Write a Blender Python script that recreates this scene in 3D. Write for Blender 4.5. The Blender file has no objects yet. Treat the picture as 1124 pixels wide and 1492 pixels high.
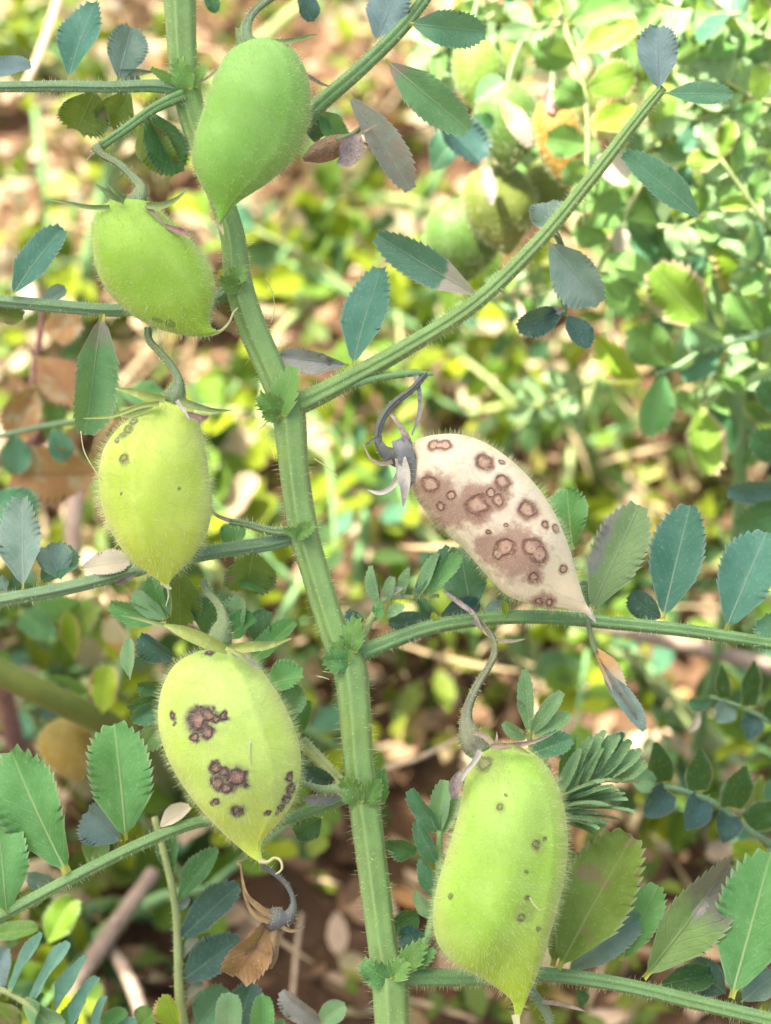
import bpy, math, random
import numpy as np
from mathutils import Matrix, Vector

# ------------------------------------------------------------------ camera, sky, sun, exposure
SC = bpy.context.scene
COL = SC.collection
S = 0.000087            # metres per photo pixel in the focal plane
D0 = 0.30               # camera to focal plane
PITCH = math.radians(45)
CEN = np.array((0.0, 0.0, 0.17))
VD = np.array((0.0, math.cos(PITCH), -math.sin(PITCH)))     # view direction
RT = np.array((1.0, 0.0, 0.0))
UP = np.array((0.0, math.sin(PITCH), math.cos(PITCH)))
CAM = CEN - D0 * VD

cd = bpy.data.cameras.new('camera')
cam = bpy.data.objects.new('camera', cd)
COL.objects.link(cam)
cam.location = CAM
cam.rotation_euler = (math.pi / 2 - PITCH, 0, 0)
cd.sensor_fit = 'VERTICAL'
cd.sensor_height = 24.0
cd.lens = 24.0 * D0 / (1492 * S)
cd.clip_start = 0.01
cd.clip_end = 1000.0
cd.dof.use_dof = True
cd.dof.focus_distance = D0 - 0.004
cd.dof.aperture_fstop = 15.0
SC.camera = cam

SUN_DIR = VD * 0.6 - UP * 0.8 + RT * 0.4                  # the way the sunlight travels
SUN_DIR = SUN_DIR / np.linalg.norm(SUN_DIR)
elev = math.asin(-SUN_DIR[2])
azim = math.atan2(-SUN_DIR[0], -SUN_DIR[1])                 # clockwise from +Y

W = bpy.data.worlds.new('World')
SC.world = W
W.use_nodes = True
wn = W.node_tree.nodes
sky = wn.new('ShaderNodeTexSky')
sky.sky_type = 'NISHITA'
sky.sun_disc = False
sky.sun_elevation = elev
sky.sun_rotation = azim
sky.dust_density = 7.0
sky.ozone_density = 0.3
sky.air_density = 1.0
wn['Background'].inputs[1].default_value = 0.105
W.node_tree.links.new(sky.outputs[0], wn['Background'].inputs[0])

sl = bpy.data.lights.new('sun', 'SUN')
sl.energy = 5.0
sl.angle = math.radians(0.53)
sl.color = (1.0, 0.95, 0.84)
sun = bpy.data.objects.new('sun', sl)
COL.objects.link(sun)
sun.rotation_euler = Vector(SUN_DIR).to_track_quat('-Z', 'Y').to_euler()

SC.view_settings.view_transform = 'Standard'
SC.view_settings.look = 'None'
SC.view_settings.gamma = 1.0
SC.view_settings.exposure = 1.98
SC.view_settings.use_white_balance = True       # the camera's white balance, set for the shade
SC.view_settings.white_balance_temperature = 6900
SC.view_settings.white_balance_tint = 10
SC.render.film_transparent = False
SC.cycles.max_bounces = 5
SC.cycles.diffuse_bounces = 4
SC.cycles.glossy_bounces = 2
SC.cycles.transmission_bounces = 4

rng = np.random.default_rng(7)
random.seed(7)

# ------------------------------------------------------------------ geometry helpers
def P(x, y, d=0.0):
    """photo pixel and depth (in focal-plane pixels behind the focal plane) -> world point"""
    z = D0 + d * S
    return CAM + z * (VD + (x - 562) * S / D0 * RT - (y - 746) * S / D0 * UP)

def K(d=0.0):
    return S * (D0 + d * S) / D0

def depth_of(p):
    return (np.dot(np.asarray(p) - CAM, VD) - D0) / S

def project(p):
    q = np.asarray(p) - CAM
    z = q @ VD
    return 562 + (q @ RT) / z * D0 / S, 746 - (q @ UP) / z * D0 / S, z

def catmull(pts, n):
    p = np.asarray(pts, float)
    if len(p) == 2:
        t = np.linspace(0, 1, n)[:, None]
        return p[0] * (1 - t) + p[1] * t
    ext = np.vstack([2 * p[0] - p[1], p, 2 * p[-1] - p[-2]])
    seg = len(p) - 1
    # spread samples along chord length
    ch = np.linalg.norm(np.diff(p[:, :min(3, p.shape[1])], axis=0), axis=1) + 1e-9
    cum = np.concatenate([[0], np.cumsum(ch)])
    s = np.linspace(0, cum[-1], n)
    i = np.clip(np.searchsorted(cum, s, side='right') - 1, 0, seg - 1)
    u = ((s - cum[i]) / ch[i])[:, None]
    p0, p1, p2, p3 = ext[i], ext[i + 1], ext[i + 2], ext[i + 3]
    return 0.5 * (2 * p1 + (p2 - p0) * u + (2 * p0 - 5 * p1 + 4 * p2 - p3) * u ** 2 + (3 * p1 - p0 - 3 * p2 + p3) * u ** 3)

WORLD = {}
def place(o, parent=None, mw=None):
    COL.objects.link(o)
    m = mw if mw is not None else Matrix.Identity(4)
    WORLD[o.name] = m.copy()
    if parent is not None:
        o.parent = parent
        o.matrix_basis = WORLD[parent.name].inverted() @ m
    else:
        o.matrix_basis = m
    return o

def meshobj(name, V, F, mat, parent=None, mw=None, smooth=True, attrs=None, uv=None):
    me = bpy.data.meshes.new(name)
    me.from_pydata([tuple(v) for v in V], [], F)
    if smooth:
        me.polygons.foreach_set('use_smooth', [True] * len(me.polygons))
    for an, av in (attrs or {}).items():
        a = me.attributes.new(an, 'FLOAT', 'POINT')
        a.data.foreach_set('value', np.asarray(av, np.float32))
    if uv is not None:
        li = np.zeros(len(me.loops), np.int32)
        me.loops.foreach_get('vertex_index', li)
        lay = me.uv_layers.new(name='UVMap')
        lay.data.foreach_set('uv', np.asarray(uv, np.float32)[li].ravel())
    if mat is not None:
        me.materials.append(mat)
    o = bpy.data.objects.new(name, me)
    return place(o, parent, mw)

def empty(name, loc, parent=None):
    o = bpy.data.objects.new(name, None)
    o.empty_display_size = 0.01
    return place(o, parent, Matrix.Translation(Vector(loc)))

def tag(o, label, cat=None, group=None, kind=None):
    if label: o['label'] = label
    if cat: o['category'] = cat
    if group: o['group'] = group
    if kind: o['kind'] = kind
    return o

def frame_matrix(org, xa, ya, za):
    m = Matrix.Identity(4)
    for i in range(3):
        m[i][0], m[i][1], m[i][2], m[i][3] = xa[i], ya[i], za[i], org[i]
    return m

def unit(v):
    v = np.asarray(v, float)
    return v / (np.linalg.norm(v) + 1e-12)

def vnormals(V, F):
    V = np.asarray(V); N = np.zeros_like(V)
    q = np.array([f if len(f) == 4 else (f[0], f[1], f[2], f[2]) for f in F])
    n = np.cross(V[q[:, 2]] - V[q[:, 0]], V[q[:, 3]] - V[q[:, 1]])
    for k in range(4):
        np.add.at(N, q[:, k], n)
    return N / (np.linalg.norm(N, axis=1)[:, None] + 1e-15)

def hair_mesh(name, V, F, n, length, width, parent, mw, mat, lean=0.35, lean_dir=None, weight=None):
    """short hairs standing on a surface: one bent tapering strip each"""
    V = np.asarray(V, float)
    q = np.array([f if len(f) == 4 else (f[0], f[1], f[2], f[2]) for f in F])
    N = vnormals(V, F)
    area = np.linalg.norm(np.cross(V[q[:, 2]] - V[q[:, 0]], V[q[:, 3]] - V[q[:, 1]]), axis=1)
    if weight is not None:
        area = area * weight(V[q].mean(axis=1))
    fi = rng.choice(len(q), n, p=area / area.sum())
    a, b = rng.random(n)[:, None], rng.random(n)[:, None]
    def bil(A):
        c = A[q[fi]]
        return (c[:, 0] * (1 - a) + c[:, 1] * a) * (1 - b) + (c[:, 3] * (1 - a) + c[:, 2] * a) * b
    p, nn = bil(V), bil(N)
    nn /= np.linalg.norm(nn, axis=1)[:, None] + 1e-12
    r = rng.normal(size=(n, 3))
    t = np.cross(nn, r); t /= np.linalg.norm(t, axis=1)[:, None] + 1e-12
    dirv = nn + lean * rng.normal(size=(n, 3)) * 0.6
    if lean_dir is not None:
        dirv += lean * np.asarray(lean_dir)
    dirv /= np.linalg.norm(dirv, axis=1)[:, None]
    L = length * (0.45 + 0.75 * rng.random(n) ** 1.3)[:, None]
    w = width * (0.7 + 0.6 * rng.random(n))[:, None]
    bend = np.cross(dirv, t) * L * rng.normal(size=(n, 1)) * 0.14
    base = p - nn * length * 0.03
    v0, v1 = base - t * w * 0.5, base + t * w * 0.5
    m = base + dirv * L * 0.55 + bend * 0.4
    v2, v3 = m - t * w * 0.36, m + t * w * 0.36
    v4 = base + dirv * L + bend
    VV = np.stack([v0, v1, v2, v3, v4], 1).reshape(-1, 3)
    o = np.arange(n)[:, None] * 5
    loops = np.concatenate([o + np.array([0, 1, 3, 2]), o + np.array([2, 3, 4])], 1).ravel()
    starts = np.stack([np.arange(n) * 7, np.arange(n) * 7 + 4], 1).ravel()
    me = bpy.data.meshes.new(name)
    me.vertices.add(len(VV)); me.vertices.foreach_set('co', VV.astype(np.float32).ravel())
    me.loops.add(len(loops)); me.loops.foreach_set('vertex_index', loops.astype(np.int32))
    me.polygons.add(len(starts)); me.polygons.foreach_set('loop_start', starts.astype(np.int32))
    me.update(calc_edges=True)
    me.materials.append(mat)
    ob = bpy.data.objects.new(name, me)
    ob['kind'] = 'stuff'
    return place(ob, parent, mw)

# ------------------------------------------------------------------ material helpers
def new_mat(name):
    m = bpy.data.materials.new(name)
    m.use_nodes = True
    m.node_tree.nodes.clear()
    return m, m.node_tree

class NT:
    def __init__(s, nt): s.nt = nt
    def n(s, t, **kw):
        o = s.nt.nodes.new(t)
        for k, v in kw.items(): setattr(o, k, v)
        return o
    def link(s, a, b): s.nt.links.new(a, b)
    def put(s, sock, v):
        if isinstance(v, bpy.types.NodeSocket): s.link(v, sock)
        elif isinstance(v, (tuple, list)) and len(v) == 3 and sock.type == 'RGBA': sock.default_value = (*v, 1)
        else: sock.default_value = v
    def math(s, op, a, b=0.0, c=0.0, clamp=False):
        o = s.n('ShaderNodeMath', operation=op, use_clamp=clamp)
        s.put(o.inputs[0], a); s.put(o.inputs[1], b)
        if len(o.inputs) > 2: s.put(o.inputs[2], c)
        return o.outputs[0]
    def mix(s, f, a, b, blend='MIX'):
        o = s.n('ShaderNodeMix', data_type='RGBA', blend_type=blend)
        s.put(o.inputs[0], f); s.put(o.inputs[6], a); s.put(o.inputs[7], b)
        return o.outputs[2]
    def noise(s, vec, scale, detail=2.0, rough=0.5):
        o = s.n('ShaderNodeTexNoise')
        if vec is not None: s.link(vec, o.inputs['Vector'])
        o.inputs['Scale'].default_value = scale; o.inputs['Detail'].default_value = detail
        o.inputs['Roughness'].default_value = rough
        return o.outputs['Fac'], o.outputs['Color']
    def ramp(s, fac, stops, interp='LINEAR'):
        o = s.n('ShaderNodeValToRGB'); cr = o.color_ramp; cr.interpolation = interp
        while len(cr.elements) < len(stops): cr.elements.new(0.5)
        for e, (p, c) in zip(cr.elements, stops):
            e.position = p; e.color = (*c, 1) if len(c) == 3 else c
        s.put(o.inputs[0], fac)
        return o.outputs[0]
    def smooth(s, x, lo, hi):
        o = s.n('ShaderNodeMapRange', interpolation_type='SMOOTHSTEP')
        s.put(o.inputs[0], x); o.inputs[1].default_value = lo; o.inputs[2].default_value = hi
        return o.outputs[0]
    def out(s, col, rough=0.5, trans=0.0, tcol=None, sheen=0.0, bump=None, bump_d=0.0001, spec=0.4, sheen_tint=(1, 1, 1), sss=0.0):
        b = s.n('ShaderNodeBsdfPrincipled')
        s.put(b.inputs['Base Color'], col); s.put(b.inputs['Roughness'], rough)
        b.inputs['Specular IOR Level'].default_value = spec
        b.inputs['Sheen Weight'].default_value = sheen
        b.inputs['Sheen Roughness'].default_value = 0.5
        b.inputs['Sheen Tint'].default_value = (*sheen_tint, 1)
        if sss:
            b.inputs['Subsurface Weight'].default_value = sss
            b.inputs['Subsurface Radius'].default_value = (0.8, 1.0, 0.3)
            b.inputs['Subsurface Scale'].default_value = 0.0012
        if bump is not None:
            bn = s.n('ShaderNodeBump'); bn.inputs['Strength'].default_value = 1.0
            bn.inputs['Distance'].default_value = bump_d
            s.link(bump, bn.inputs['Height']); s.link(bn.outputs[0], b.inputs['Normal'])
        o = s.n('ShaderNodeOutputMaterial')
        if trans > 0:
            t = s.n('ShaderNodeBsdfTranslucent'); s.put(t.inputs[0], tcol if tcol is not None else col)
            mx = s.n('ShaderNodeMixShader'); mx.inputs[0].default_value = trans
            s.link(b.outputs[0], mx.inputs[1]); s.link(t.outputs[0], mx.inputs[2]); s.link(mx.outputs[0], o.inputs[0])
        else:
            s.link(b.outputs[0], o.inputs[0])

def leaf_material(name, ca, cb, rib=(0.38, 0.50, 0.22), dry=None, dry_amt=0.0, tip=None, edge=None, trans=0.28, sheen=0.0, rough=0.5, vary=0.25, spots=()):
    """ca, cb: two leaf greens mixed by noise and by each leaflet's own random value"""
    m, nt = new_mat(name); t = NT(nt)
    uv = t.n('ShaderNodeUVMap').outputs[0]
    sx = t.n('ShaderNodeSeparateXYZ'); t.link(uv, sx.inputs[0])
    ax = t.math('ABSOLUTE', sx.outputs[0]); v = sx.outputs[1]
    oc = t.n('ShaderNodeTexCoord').outputs['Object']
    oi = t.n('ShaderNodeObjectInfo')
    rnd = oi.outputs['Random']
    # shift noise by the object random
    vm = t.n('ShaderNodeVectorMath', operation='MULTIPLY_ADD')
    t.link(oc, vm.inputs[0]); vm.inputs[1].default_value = (1, 1, 1)
    cx = t.n('ShaderNodeCombineXYZ'); t.link(rnd, cx.inputs[0]); t.link(rnd, cx.inputs[1])
    t.link(cx.outputs[0], vm.inputs[2])
    vec = vm.outputs[0]
    nf, nc = t.noise(vec, 420, 3)
    nf2, _ = t.noise(vec, 2600, 2)
    f = t.math('ADD', t.math('MULTIPLY', t.smooth(nf, 0.3, 0.7), 0.6), t.math('MULTIPLY', rnd, 0.4))
    col = t.mix(f, ca, cb)
    # per leaflet brightness
    hs = t.n('ShaderNodeHueSaturation'); t.link(col, hs.inputs['Color'])
    t.put(hs.inputs['Value'], t.math('ADD', 1 - vary * 0.5, t.math('MULTIPLY', rnd, vary)))
    t.put(hs.inputs['Saturation'], t.math('ADD', 1.02, t.math('MULTIPLY', nf2, 0.16)))
    col = hs.outputs[0]
    # side veins
    ph = t.math('SUBTRACT', v, t.math('MULTIPLY', ax, 0.30))
    w = t.math('SINE', t.math('ADD', t.math('MULTIPLY', ph, 62.0), t.math('MULTIPLY', nf, 5.0)))
    vein = t.math('MULTIPLY', t.smooth(w, 0.80, 1.0), t.smooth(ax, 0.0, 0.12))
    col = t.mix(t.math('MULTIPLY', vein, 0.09), col, rib)
    # fine speckle (hairs lying on the blade)
    col = t.mix(t.math('MULTIPLY', t.smooth(nf2, 0.55, 0.75), 0.16), col, (0.55, 0.62, 0.52))
    if dry:
        dn, _ = t.noise(vec, 300, 4, 0.6)
        col = t.mix(t.math('MULTIPLY', t.smooth(dn, 0.62 - dry_amt * 0.4, 0.72 - dry_amt * 0.3), 0.9), col, dry)
    if tip:      # (colour, start, full): withering from the tip; start > full withers from the base
        tn, _ = t.noise(vec, 500, 3)
        pv = t.math('ADD', v, t.math('MULTIPLY', t.math('SUBTRACT', tn, 0.5), 0.35))
        c, a, b = tip
        fac = t.smooth(pv, a, b) if a < b else t.math('SUBTRACT', 1.0, t.smooth(pv, b, a))
        col = t.mix(fac, col, c)
    if edge:
        en, _ = t.noise(vec, 350, 3)
        at = t.n('ShaderNodeAttribute', attribute_name='edge')
        col = t.mix(t.smooth(t.math('ADD', at.outputs['Fac'], t.math('MULTIPLY', t.math('SUBTRACT', en, 0.5), 0.5)), 0.78, 0.98), col, edge)
    for (su, sv, sr, c1, c2) in spots:
        dx = t.math('MULTIPLY', t.math('SUBTRACT', sx.outputs[0], su), 0.5)
        dy = t.math('SUBTRACT', v, sv)
        dd = t.math('SQRT', t.math('ADD', t.math('MULTIPLY', dx, dx), t.math('MULTIPLY', dy, dy)))
        dd = t.math('ADD', dd, t.math('MULTIPLY', t.math('SUBTRACT', nf2, 0.5), 0.10 * sr / 0.1))
        q = t.math('DIVIDE', dd, sr)
        col = t.mix(t.math('MULTIPLY', t.math('SUBTRACT', 1.0, t.smooth(q, 0.7, 1.25)), 0.85), col, t.ramp(q, [(0.0, c1), (0.35, c1), (0.5, c2), (1.0, c2)]))
    em = t.n('ShaderNodeAttribute', attribute_name='edge').outputs['Fac']
    col = t.mix(t.math('MULTIPLY', t.smooth(em, 0.90, 1.0), 0.4), col, tuple(0.45 * c + 0.25 for c in rib))
    bl, _ = t.noise(vec, 700, 4, 0.7)
    col = t.mix(t.math('MULTIPLY', t.smooth(bl, 0.66, 0.74), 0.55), col, (0.26, 0.21, 0.12))
    # midrib
    mr = t.math('MULTIPLY', t.math('SUBTRACT', 1.0, t.smooth(ax, 0.012, 0.05)), t.math('SUBTRACT', 1.05, t.math('MULTIPLY', v, 0.8)))
    col = t.mix(t.math('MULTIPLY', mr, 0.8), col, rib)
    # yellow stalklet
    st = t.math('SUBTRACT', 1.0, t.smooth(v, 0.035, 0.075))
    col = t.mix(st, col, (0.42, 0.46, 0.10))
    h = t.math('ADD', t.math('MULTIPLY', nf2, 0.5), t.math('ADD', t.math('MULTIPLY', vein, -0.3), t.math('MULTIPLY', mr, 0.8)))
    tc = t.mix(0.5, col, (0.30, 0.42, 0.03), 'MIX')
    t.out(col, rough, trans, tc, sheen, h, 0.00012, spec=0.2, sheen_tint=(0.85, 0.95, 1.0))
    return m

def plain_material(name, c1, c2, scale=600, rough=0.7, trans=0.0, sheen=0.1, c3=None, bump=0.0002):
    m, nt = new_mat(name); t = NT(nt)
    oc = t.n('ShaderNodeTexCoord').outputs['Object']
    f, _ = t.noise(oc, scale, 4, 0.6)
    f2, _ = t.noise(oc, scale * 4, 2)
    col = t.mix(t.smooth(f, 0.35, 0.65), c1, c2)
    if c3: col = t.mix(t.smooth(f2, 0.5, 0.75), col, c3)
    t.out(col, rough, trans, None, sheen, t.math('ADD', f, t.math('MULTIPLY', f2, 0.5)), bump)
    return m

def stem_material(name, base, ridge, groove, purple=None, trans=0.0):
    m, nt = new_mat(name); t = NT(nt)
    oc = t.n('ShaderNodeTexCoord').outputs['Object']
    rib = t.n('ShaderNodeAttribute', attribute_name='rib').outputs['Fac']
    f, _ = t.noise(oc, 260, 3); f2, _ = t.noise(oc, 2400, 2)
    col = t.mix(t.smooth(f, 0.3, 0.7), base, tuple(c * 0.82 for c in base))
    col = t.mix(t.math('MULTIPLY', t.math('MULTIPLY', t.smooth(rib, 0.55, 1.0), t.smooth(f, 0.25, 0.6)), 0.55), col, ridge)
    col = t.mix(t.math('MULTIPLY', t.smooth(rib, -0.4, -1.0), 0.12), col, groove)
    col = t.mix(t.math('MULTIPLY', t.smooth(f2, 0.55, 0.8), 0.25), col, ridge)
    if purple:
        f3, _ = t.noise(oc, 180, 4, 0.65)
        col = t.mix(t.math('MULTIPLY', t.smooth(f3, 0.56, 0.72), 0.7), col, purple)
    f5, _ = t.noise(oc, 90, 4, 0.6)
    col = t.mix(t.math('MULTIPLY', t.smooth(f5, 0.5, 0.7), 0.35), col, (base[0] * 1.35, base[1] * 1.12, base[2] * 0.8))
    f6, _ = t.noise(oc, 420, 5, 0.7)
    col = t.mix(t.math('MULTIPLY', t.smooth(f6, 0.64, 0.74), 0.5), col, (0.17, 0.15, 0.08))
    t.out(col, 0.55, 0.0, None, 0.06, t.math('ADD', t.math('MULTIPLY', f2, 0.6), rib), 0.00012, spec=0.3, sss=0.15)
    return m

def pod_material(name, c1, c2, c3, spots, ramp, halos=(), halo_col=None, wob=0.22, veins=0.0, edge_col=None, merge=0.15, halo_max=0.85, strength=1.0):
    """spots: (x, y, z, r) in the pod's own metres; the nearest spot's normalised distance drives one colour ramp"""
    m, nt = new_mat(name); t = NT(nt)
    oc = t.n('ShaderNodeTexCoord').outputs['Object']
    f, _ = t.noise(oc, 130, 3); f2, c2n = t.noise(oc, 900, 3); f3, _ = t.noise(oc, 5200, 1)
    eg = t.n('ShaderNodeAttribute', attribute_name='edge').outputs['Fac']
    tt = t.n('ShaderNodeAttribute', attribute_name='along').outputs['Fac']
    col = t.mix(t.smooth(f, 0.35, 0.65), c1, c2)
    col = t.mix(t.math('MULTIPLY', t.smooth(t.math('ADD', tt, t.math('MULTIPLY', t.math('SUBTRACT', f, 0.5), 0.5)), 0.55, 1.0), 0.8), col, c3)
    if edge_col: col = t.mix(t.math('MULTIPLY', t.smooth(eg, 0.72, 0.98), 0.55), col, edge_col)
    col = t.mix(t.math('MULTIPLY', t.smooth(f3, 0.5, 0.75), 0.18), col, tuple(min(1, c * 1.3 + 0.05) for c in c1))
    if veins > 0:
        wv = t.n('ShaderNodeTexWave'); wv.wave_type = 'BANDS'; wv.bands_direction = 'DIAGONAL'
        t.link(oc, wv.inputs['Vector']); wv.inputs['Scale'].default_value = 130
        wv.inputs['Distortion'].default_value = 9; wv.inputs['Detail'].default_value = 3; wv.inputs['Detail Scale'].default_value = 1.2
        col = t.mix(t.math('MULTIPLY', t.smooth(wv.outputs['Fac'], 0.93, 1.0), veins), col, tuple(c * 0.6 for c in c1))
    sm = t.n('ShaderNodeAttribute', attribute_name='seam').outputs['Fac']
    col = t.mix(t.math('MULTIPLY', sm, t.math('MULTIPLY', t.smooth(f2, 0.3, 0.7), 0.35)), col, tuple(min(1, c * 1.15 + 0.12) for c in c1))
    vn = t.n('ShaderNodeTexWave'); vn.wave_type = 'BANDS'; vn.bands_direction = 'DIAGONAL'
    t.link(oc, vn.inputs['Vector']); vn.inputs['Scale'].default_value = 95
    vn.inputs['Distortion'].default_value = 12; vn.inputs['Detail'].default_value = 4; vn.inputs['Detail Scale'].default_value = 1.6
    col = t.mix(t.math('MULTIPLY', t.smooth(vn.outputs['Fac'], 0.9, 1.0), 0.16), col, tuple(c * 0.7 for c in c2))
    # dusty pale bloom and scuffs
    sc1, _ = t.noise(oc, 330, 5, 0.7)
    col = t.mix(t.math('MULTIPLY', t.smooth(sc1, 0.48, 0.70), 0.5), col, tuple(min(1, c * 1.12 + 0.05) for c in c1))
    col = t.mix(t.math('MULTIPLY', t.smooth(sc1, 0.46, 0.26), 0.30), col, tuple(c * 0.72 for c in c3))
    # wobble the lookup point
    vm = t.n('ShaderNodeVectorMath', operation='SUBTRACT'); t.link(c2n, vm.inputs[0]); vm.inputs[1].default_value = (0.5, 0.5, 0.5)
    vs = t.n('ShaderNodeVectorMath', operation='SCALE'); t.link(vm.outputs[0], vs.inputs[0]); vs.inputs[3].default_value = 0.0007 * wob / 0.22
    va = t.n('ShaderNodeVectorMath', operation='ADD'); t.link(oc, va.inputs[0]); t.link(vs.outputs[0], va.inputs[1])
    def nearest(lst):
        cur = None
        for (x, y, z, r) in lst:
            d = t.n('ShaderNodeVectorMath', operation='DISTANCE'); t.link(va.outputs[0], d.inputs[0]); d.inputs[1].default_value = (x, y, z)
            q = t.math('MULTIPLY', d.outputs['Value'], 1.0 / r)
            cur = q if cur is None else t.math('SMOOTH_MIN', cur, q, merge)
        return cur
    h = t.math('MULTIPLY', f3, 0.35)
    if halos:
        q = nearest(halos)
        q = t.math('ADD', q, t.math('MULTIPLY', t.math('SUBTRACT', f2, 0.5), 0.9))
        col = t.mix(t.math('MULTIPLY', t.math('SUBTRACT', 1.0, t.smooth(q, 0.55, 1.05)), halo_max), col, halo_col)
    if spots:
        q = nearest(spots)
        q = t.math('ADD', q, t.math('MULTIPLY', t.math('SUBTRACT', f2, 0.5), 0.7))
        rc = t.ramp(q, ramp)
        rc = t.mix(t.math('MULTIPLY', f2, 0.35), rc, tuple(c * 0.5 for c in ramp[-1][1]))
        al = t.math('MULTIPLY', t.math('SUBTRACT', 1.0, t.smooth(q, 0.62, 1.28)), strength)
        col = t.mix(al, col, rc)
        h = t.math('SUBTRACT', h, t.math('MULTIPLY', t.smooth(t.math('ABSOLUTE', t.math('SUBTRACT', q, 0.6)), 0.25, 0.0), 1.2))
    t.out(col, 0.5, 0.0, None, 0.15, h, 0.00013, spec=0.3, sheen_tint=(0.95, 1.0, 0.9), sss=0.2)
    return m

# ------------------------------------------------------------------ leaf geometry
def leaf_arrays(ratio, fold=0.35, bend=0.15, camber=0.0, a=0.76, b=0.68, teeth=11, depth=0.065, t0=0.30, twist=0.0, wave=0.02, stalk=0.05, seed=0, cols=4, rows_per=3):
    """unit-length leaflet along +Y, face +Z; ratio = width / length"""
    r = np.random.default_rng(seed)
    ts = [0.0, stalk * 0.5, stalk, stalk + 0.02, stalk + 0.05]
    lo = max(t0, stalk + 0.08)
    tt = np.linspace(lo, 0.985, teeth + 1)
    kinds = [0] * len(ts)
    for k in range(teeth):
        w = tt[k + 1] - tt[k]
        fr = [0.0, 0.5, 0.86] if rows_per == 3 else [0.0, 0.86]
        for j, f in enumerate(fr):
            ts.append(tt[k] + w * f); kinds.append([0, 0.55, 1.0][j] if rows_per == 3 else [0, 1.0][j])
    ts.append(0.988); kinds.append(0); ts.append(1.0); kinds.append(0)
    ts = np.array(ts); kinds = np.array(kinds)
    tb = np.clip((ts - stalk) / (1 - stalk), 0, 1)
    prof = tb ** a * (1 - tb) ** b
    prof /= (a / (a + b)) ** a * (b / (a + b)) ** b
    hw = ratio * 0.5 * prof
    hw = np.maximum(hw, np.where(ts <= stalk + 0.03, 0.022, 0.002))
    tooth = depth * ratio * kinds * (0.7 + 0.6 * r.random(len(ts)))
    cs = np.linspace(-1, 1, cols * 2 + 1)
    V, UV, ED = [], [], []
    ph = r.random() * 6
    for i, t in enumerate(ts):
        for c in cs:
            ac = abs(c)
            x = c * hw[i]
            y = t
            if ac > 0.99:
                x += np.sign(c) * tooth[i]; y += tooth[i] * 0.7
            y += 0.10 * ac * ratio * (t - stalk) * (1 - t) * 2
            xl = x * math.cos(fold * prof[i] ** 0.3); z = abs(x) * math.sin(fold) + camber * x * x / max(ratio, 0.05)
            z += wave * ratio * math.sin(9 * t + ph + (2 if c > 0 else 0)) * ac
            tw = twist * (t - 0.3)
            xr = xl * math.cos(tw) - z * math.sin(tw); zr = xl * math.sin(tw) + z * math.cos(tw)
            # bend backwards along the length
            th = bend * y
            if abs(bend) > 1e-4:
                R = 1.0 / bend
                zz = -(R - R * math.cos(th)) + zr * math.cos(th)
                yy = R * math.sin(th) + zr * math.sin(th)
            else:
                yy, zz = y, zr
            V.append((xr, yy, zz)); UV.append((x / (ratio * 0.5), t)); ED.append(ac if t < 0.9 else max(ac, (t - 0.9) * 10))
    nc = len(cs); F = []
    for i in range(len(ts) - 1):
        for j in range(nc - 1):
            F.append((i * nc + j, i * nc + j + 1, (i + 1) * nc + j + 1, (i + 1) * nc + j))
    return np.array(V), F, np.array(UV), np.array(ED)

def leaf_frame(pb, pt, roll, face=None):
    ya = unit(pt - pb)
    n = -VD if face is None else np.asarray(face)
    za = unit(n - ya * np.dot(n, ya))
    xa = np.cross(ya, za)
    c, s = math.cos(roll), math.sin(roll)
    x2 = xa * c + za * s; z2 = -xa * s + za * c
    return x2, ya, z2

_lseed = [0]
def leaf(parent, mat, bx, by, tx, ty, w, d0=0, d1=None, roll=0.0, fold=0.35, bend=0.12, name='leaflet', fuzz=0, **kw):
    """a leaflet from base pixel to tip pixel, w pixels across"""
    _lseed[0] += 1
    fold = fold * 1.35 if fold < 0.5 else fold
    roll = roll * 1.25
    if d0 > 400: kw.setdefault('depth', 0.10); kw.setdefault('teeth', 8)
    w = w * 0.90
    lr = random.Random(_lseed[0] * 17)
    kw.setdefault('twist', lr.uniform(-0.45, 0.45)); kw.setdefault('wave', lr.uniform(0.02, 0.09)); kw.setdefault('camber', lr.uniform(-0.5, 0.3))
    bend += lr.uniform(-0.1, 0.35)
    if d1 is None: d1 = d0
    pb, pt = P(bx, by, d0), P(tx, ty, d1)
    L = np.linalg.norm(pt - pb)
    wid = w * K(0.5 * (d0 + d1)) / max(0.45, abs(math.cos(roll)) * math.cos(fold))
    V, F, UV, ED = leaf_arrays(wid / L, fold=fold, bend=bend, seed=_lseed[0], **kw)
    end = V[np.argmax(UV[:, 1])]
    V = V * (L / np.linalg.norm(end))
    # aim the true tip (after bending) at pt
    ang = math.atan2(end[2], end[1])
    ca, sa = math.cos(-ang), math.sin(-ang)
    Y = V[:, 1] * ca - V[:, 2] * sa; Z = V[:, 1] * sa + V[:, 2] * ca
    V = np.stack([V[:, 0], Y, Z], 1)
    xa, ya, za = leaf_frame(pb, pt, roll)
    mw = frame_matrix(pb, xa, ya, za)
    if fuzz: hair_mesh('hairs', V, F, fuzz, 7 * S, 0.4 * S, parent, mw, M['hair'], lean=0.6)
    return meshobj(name, V, F, mat, parent, mw, uv=UV, attrs={'edge': ED})

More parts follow.
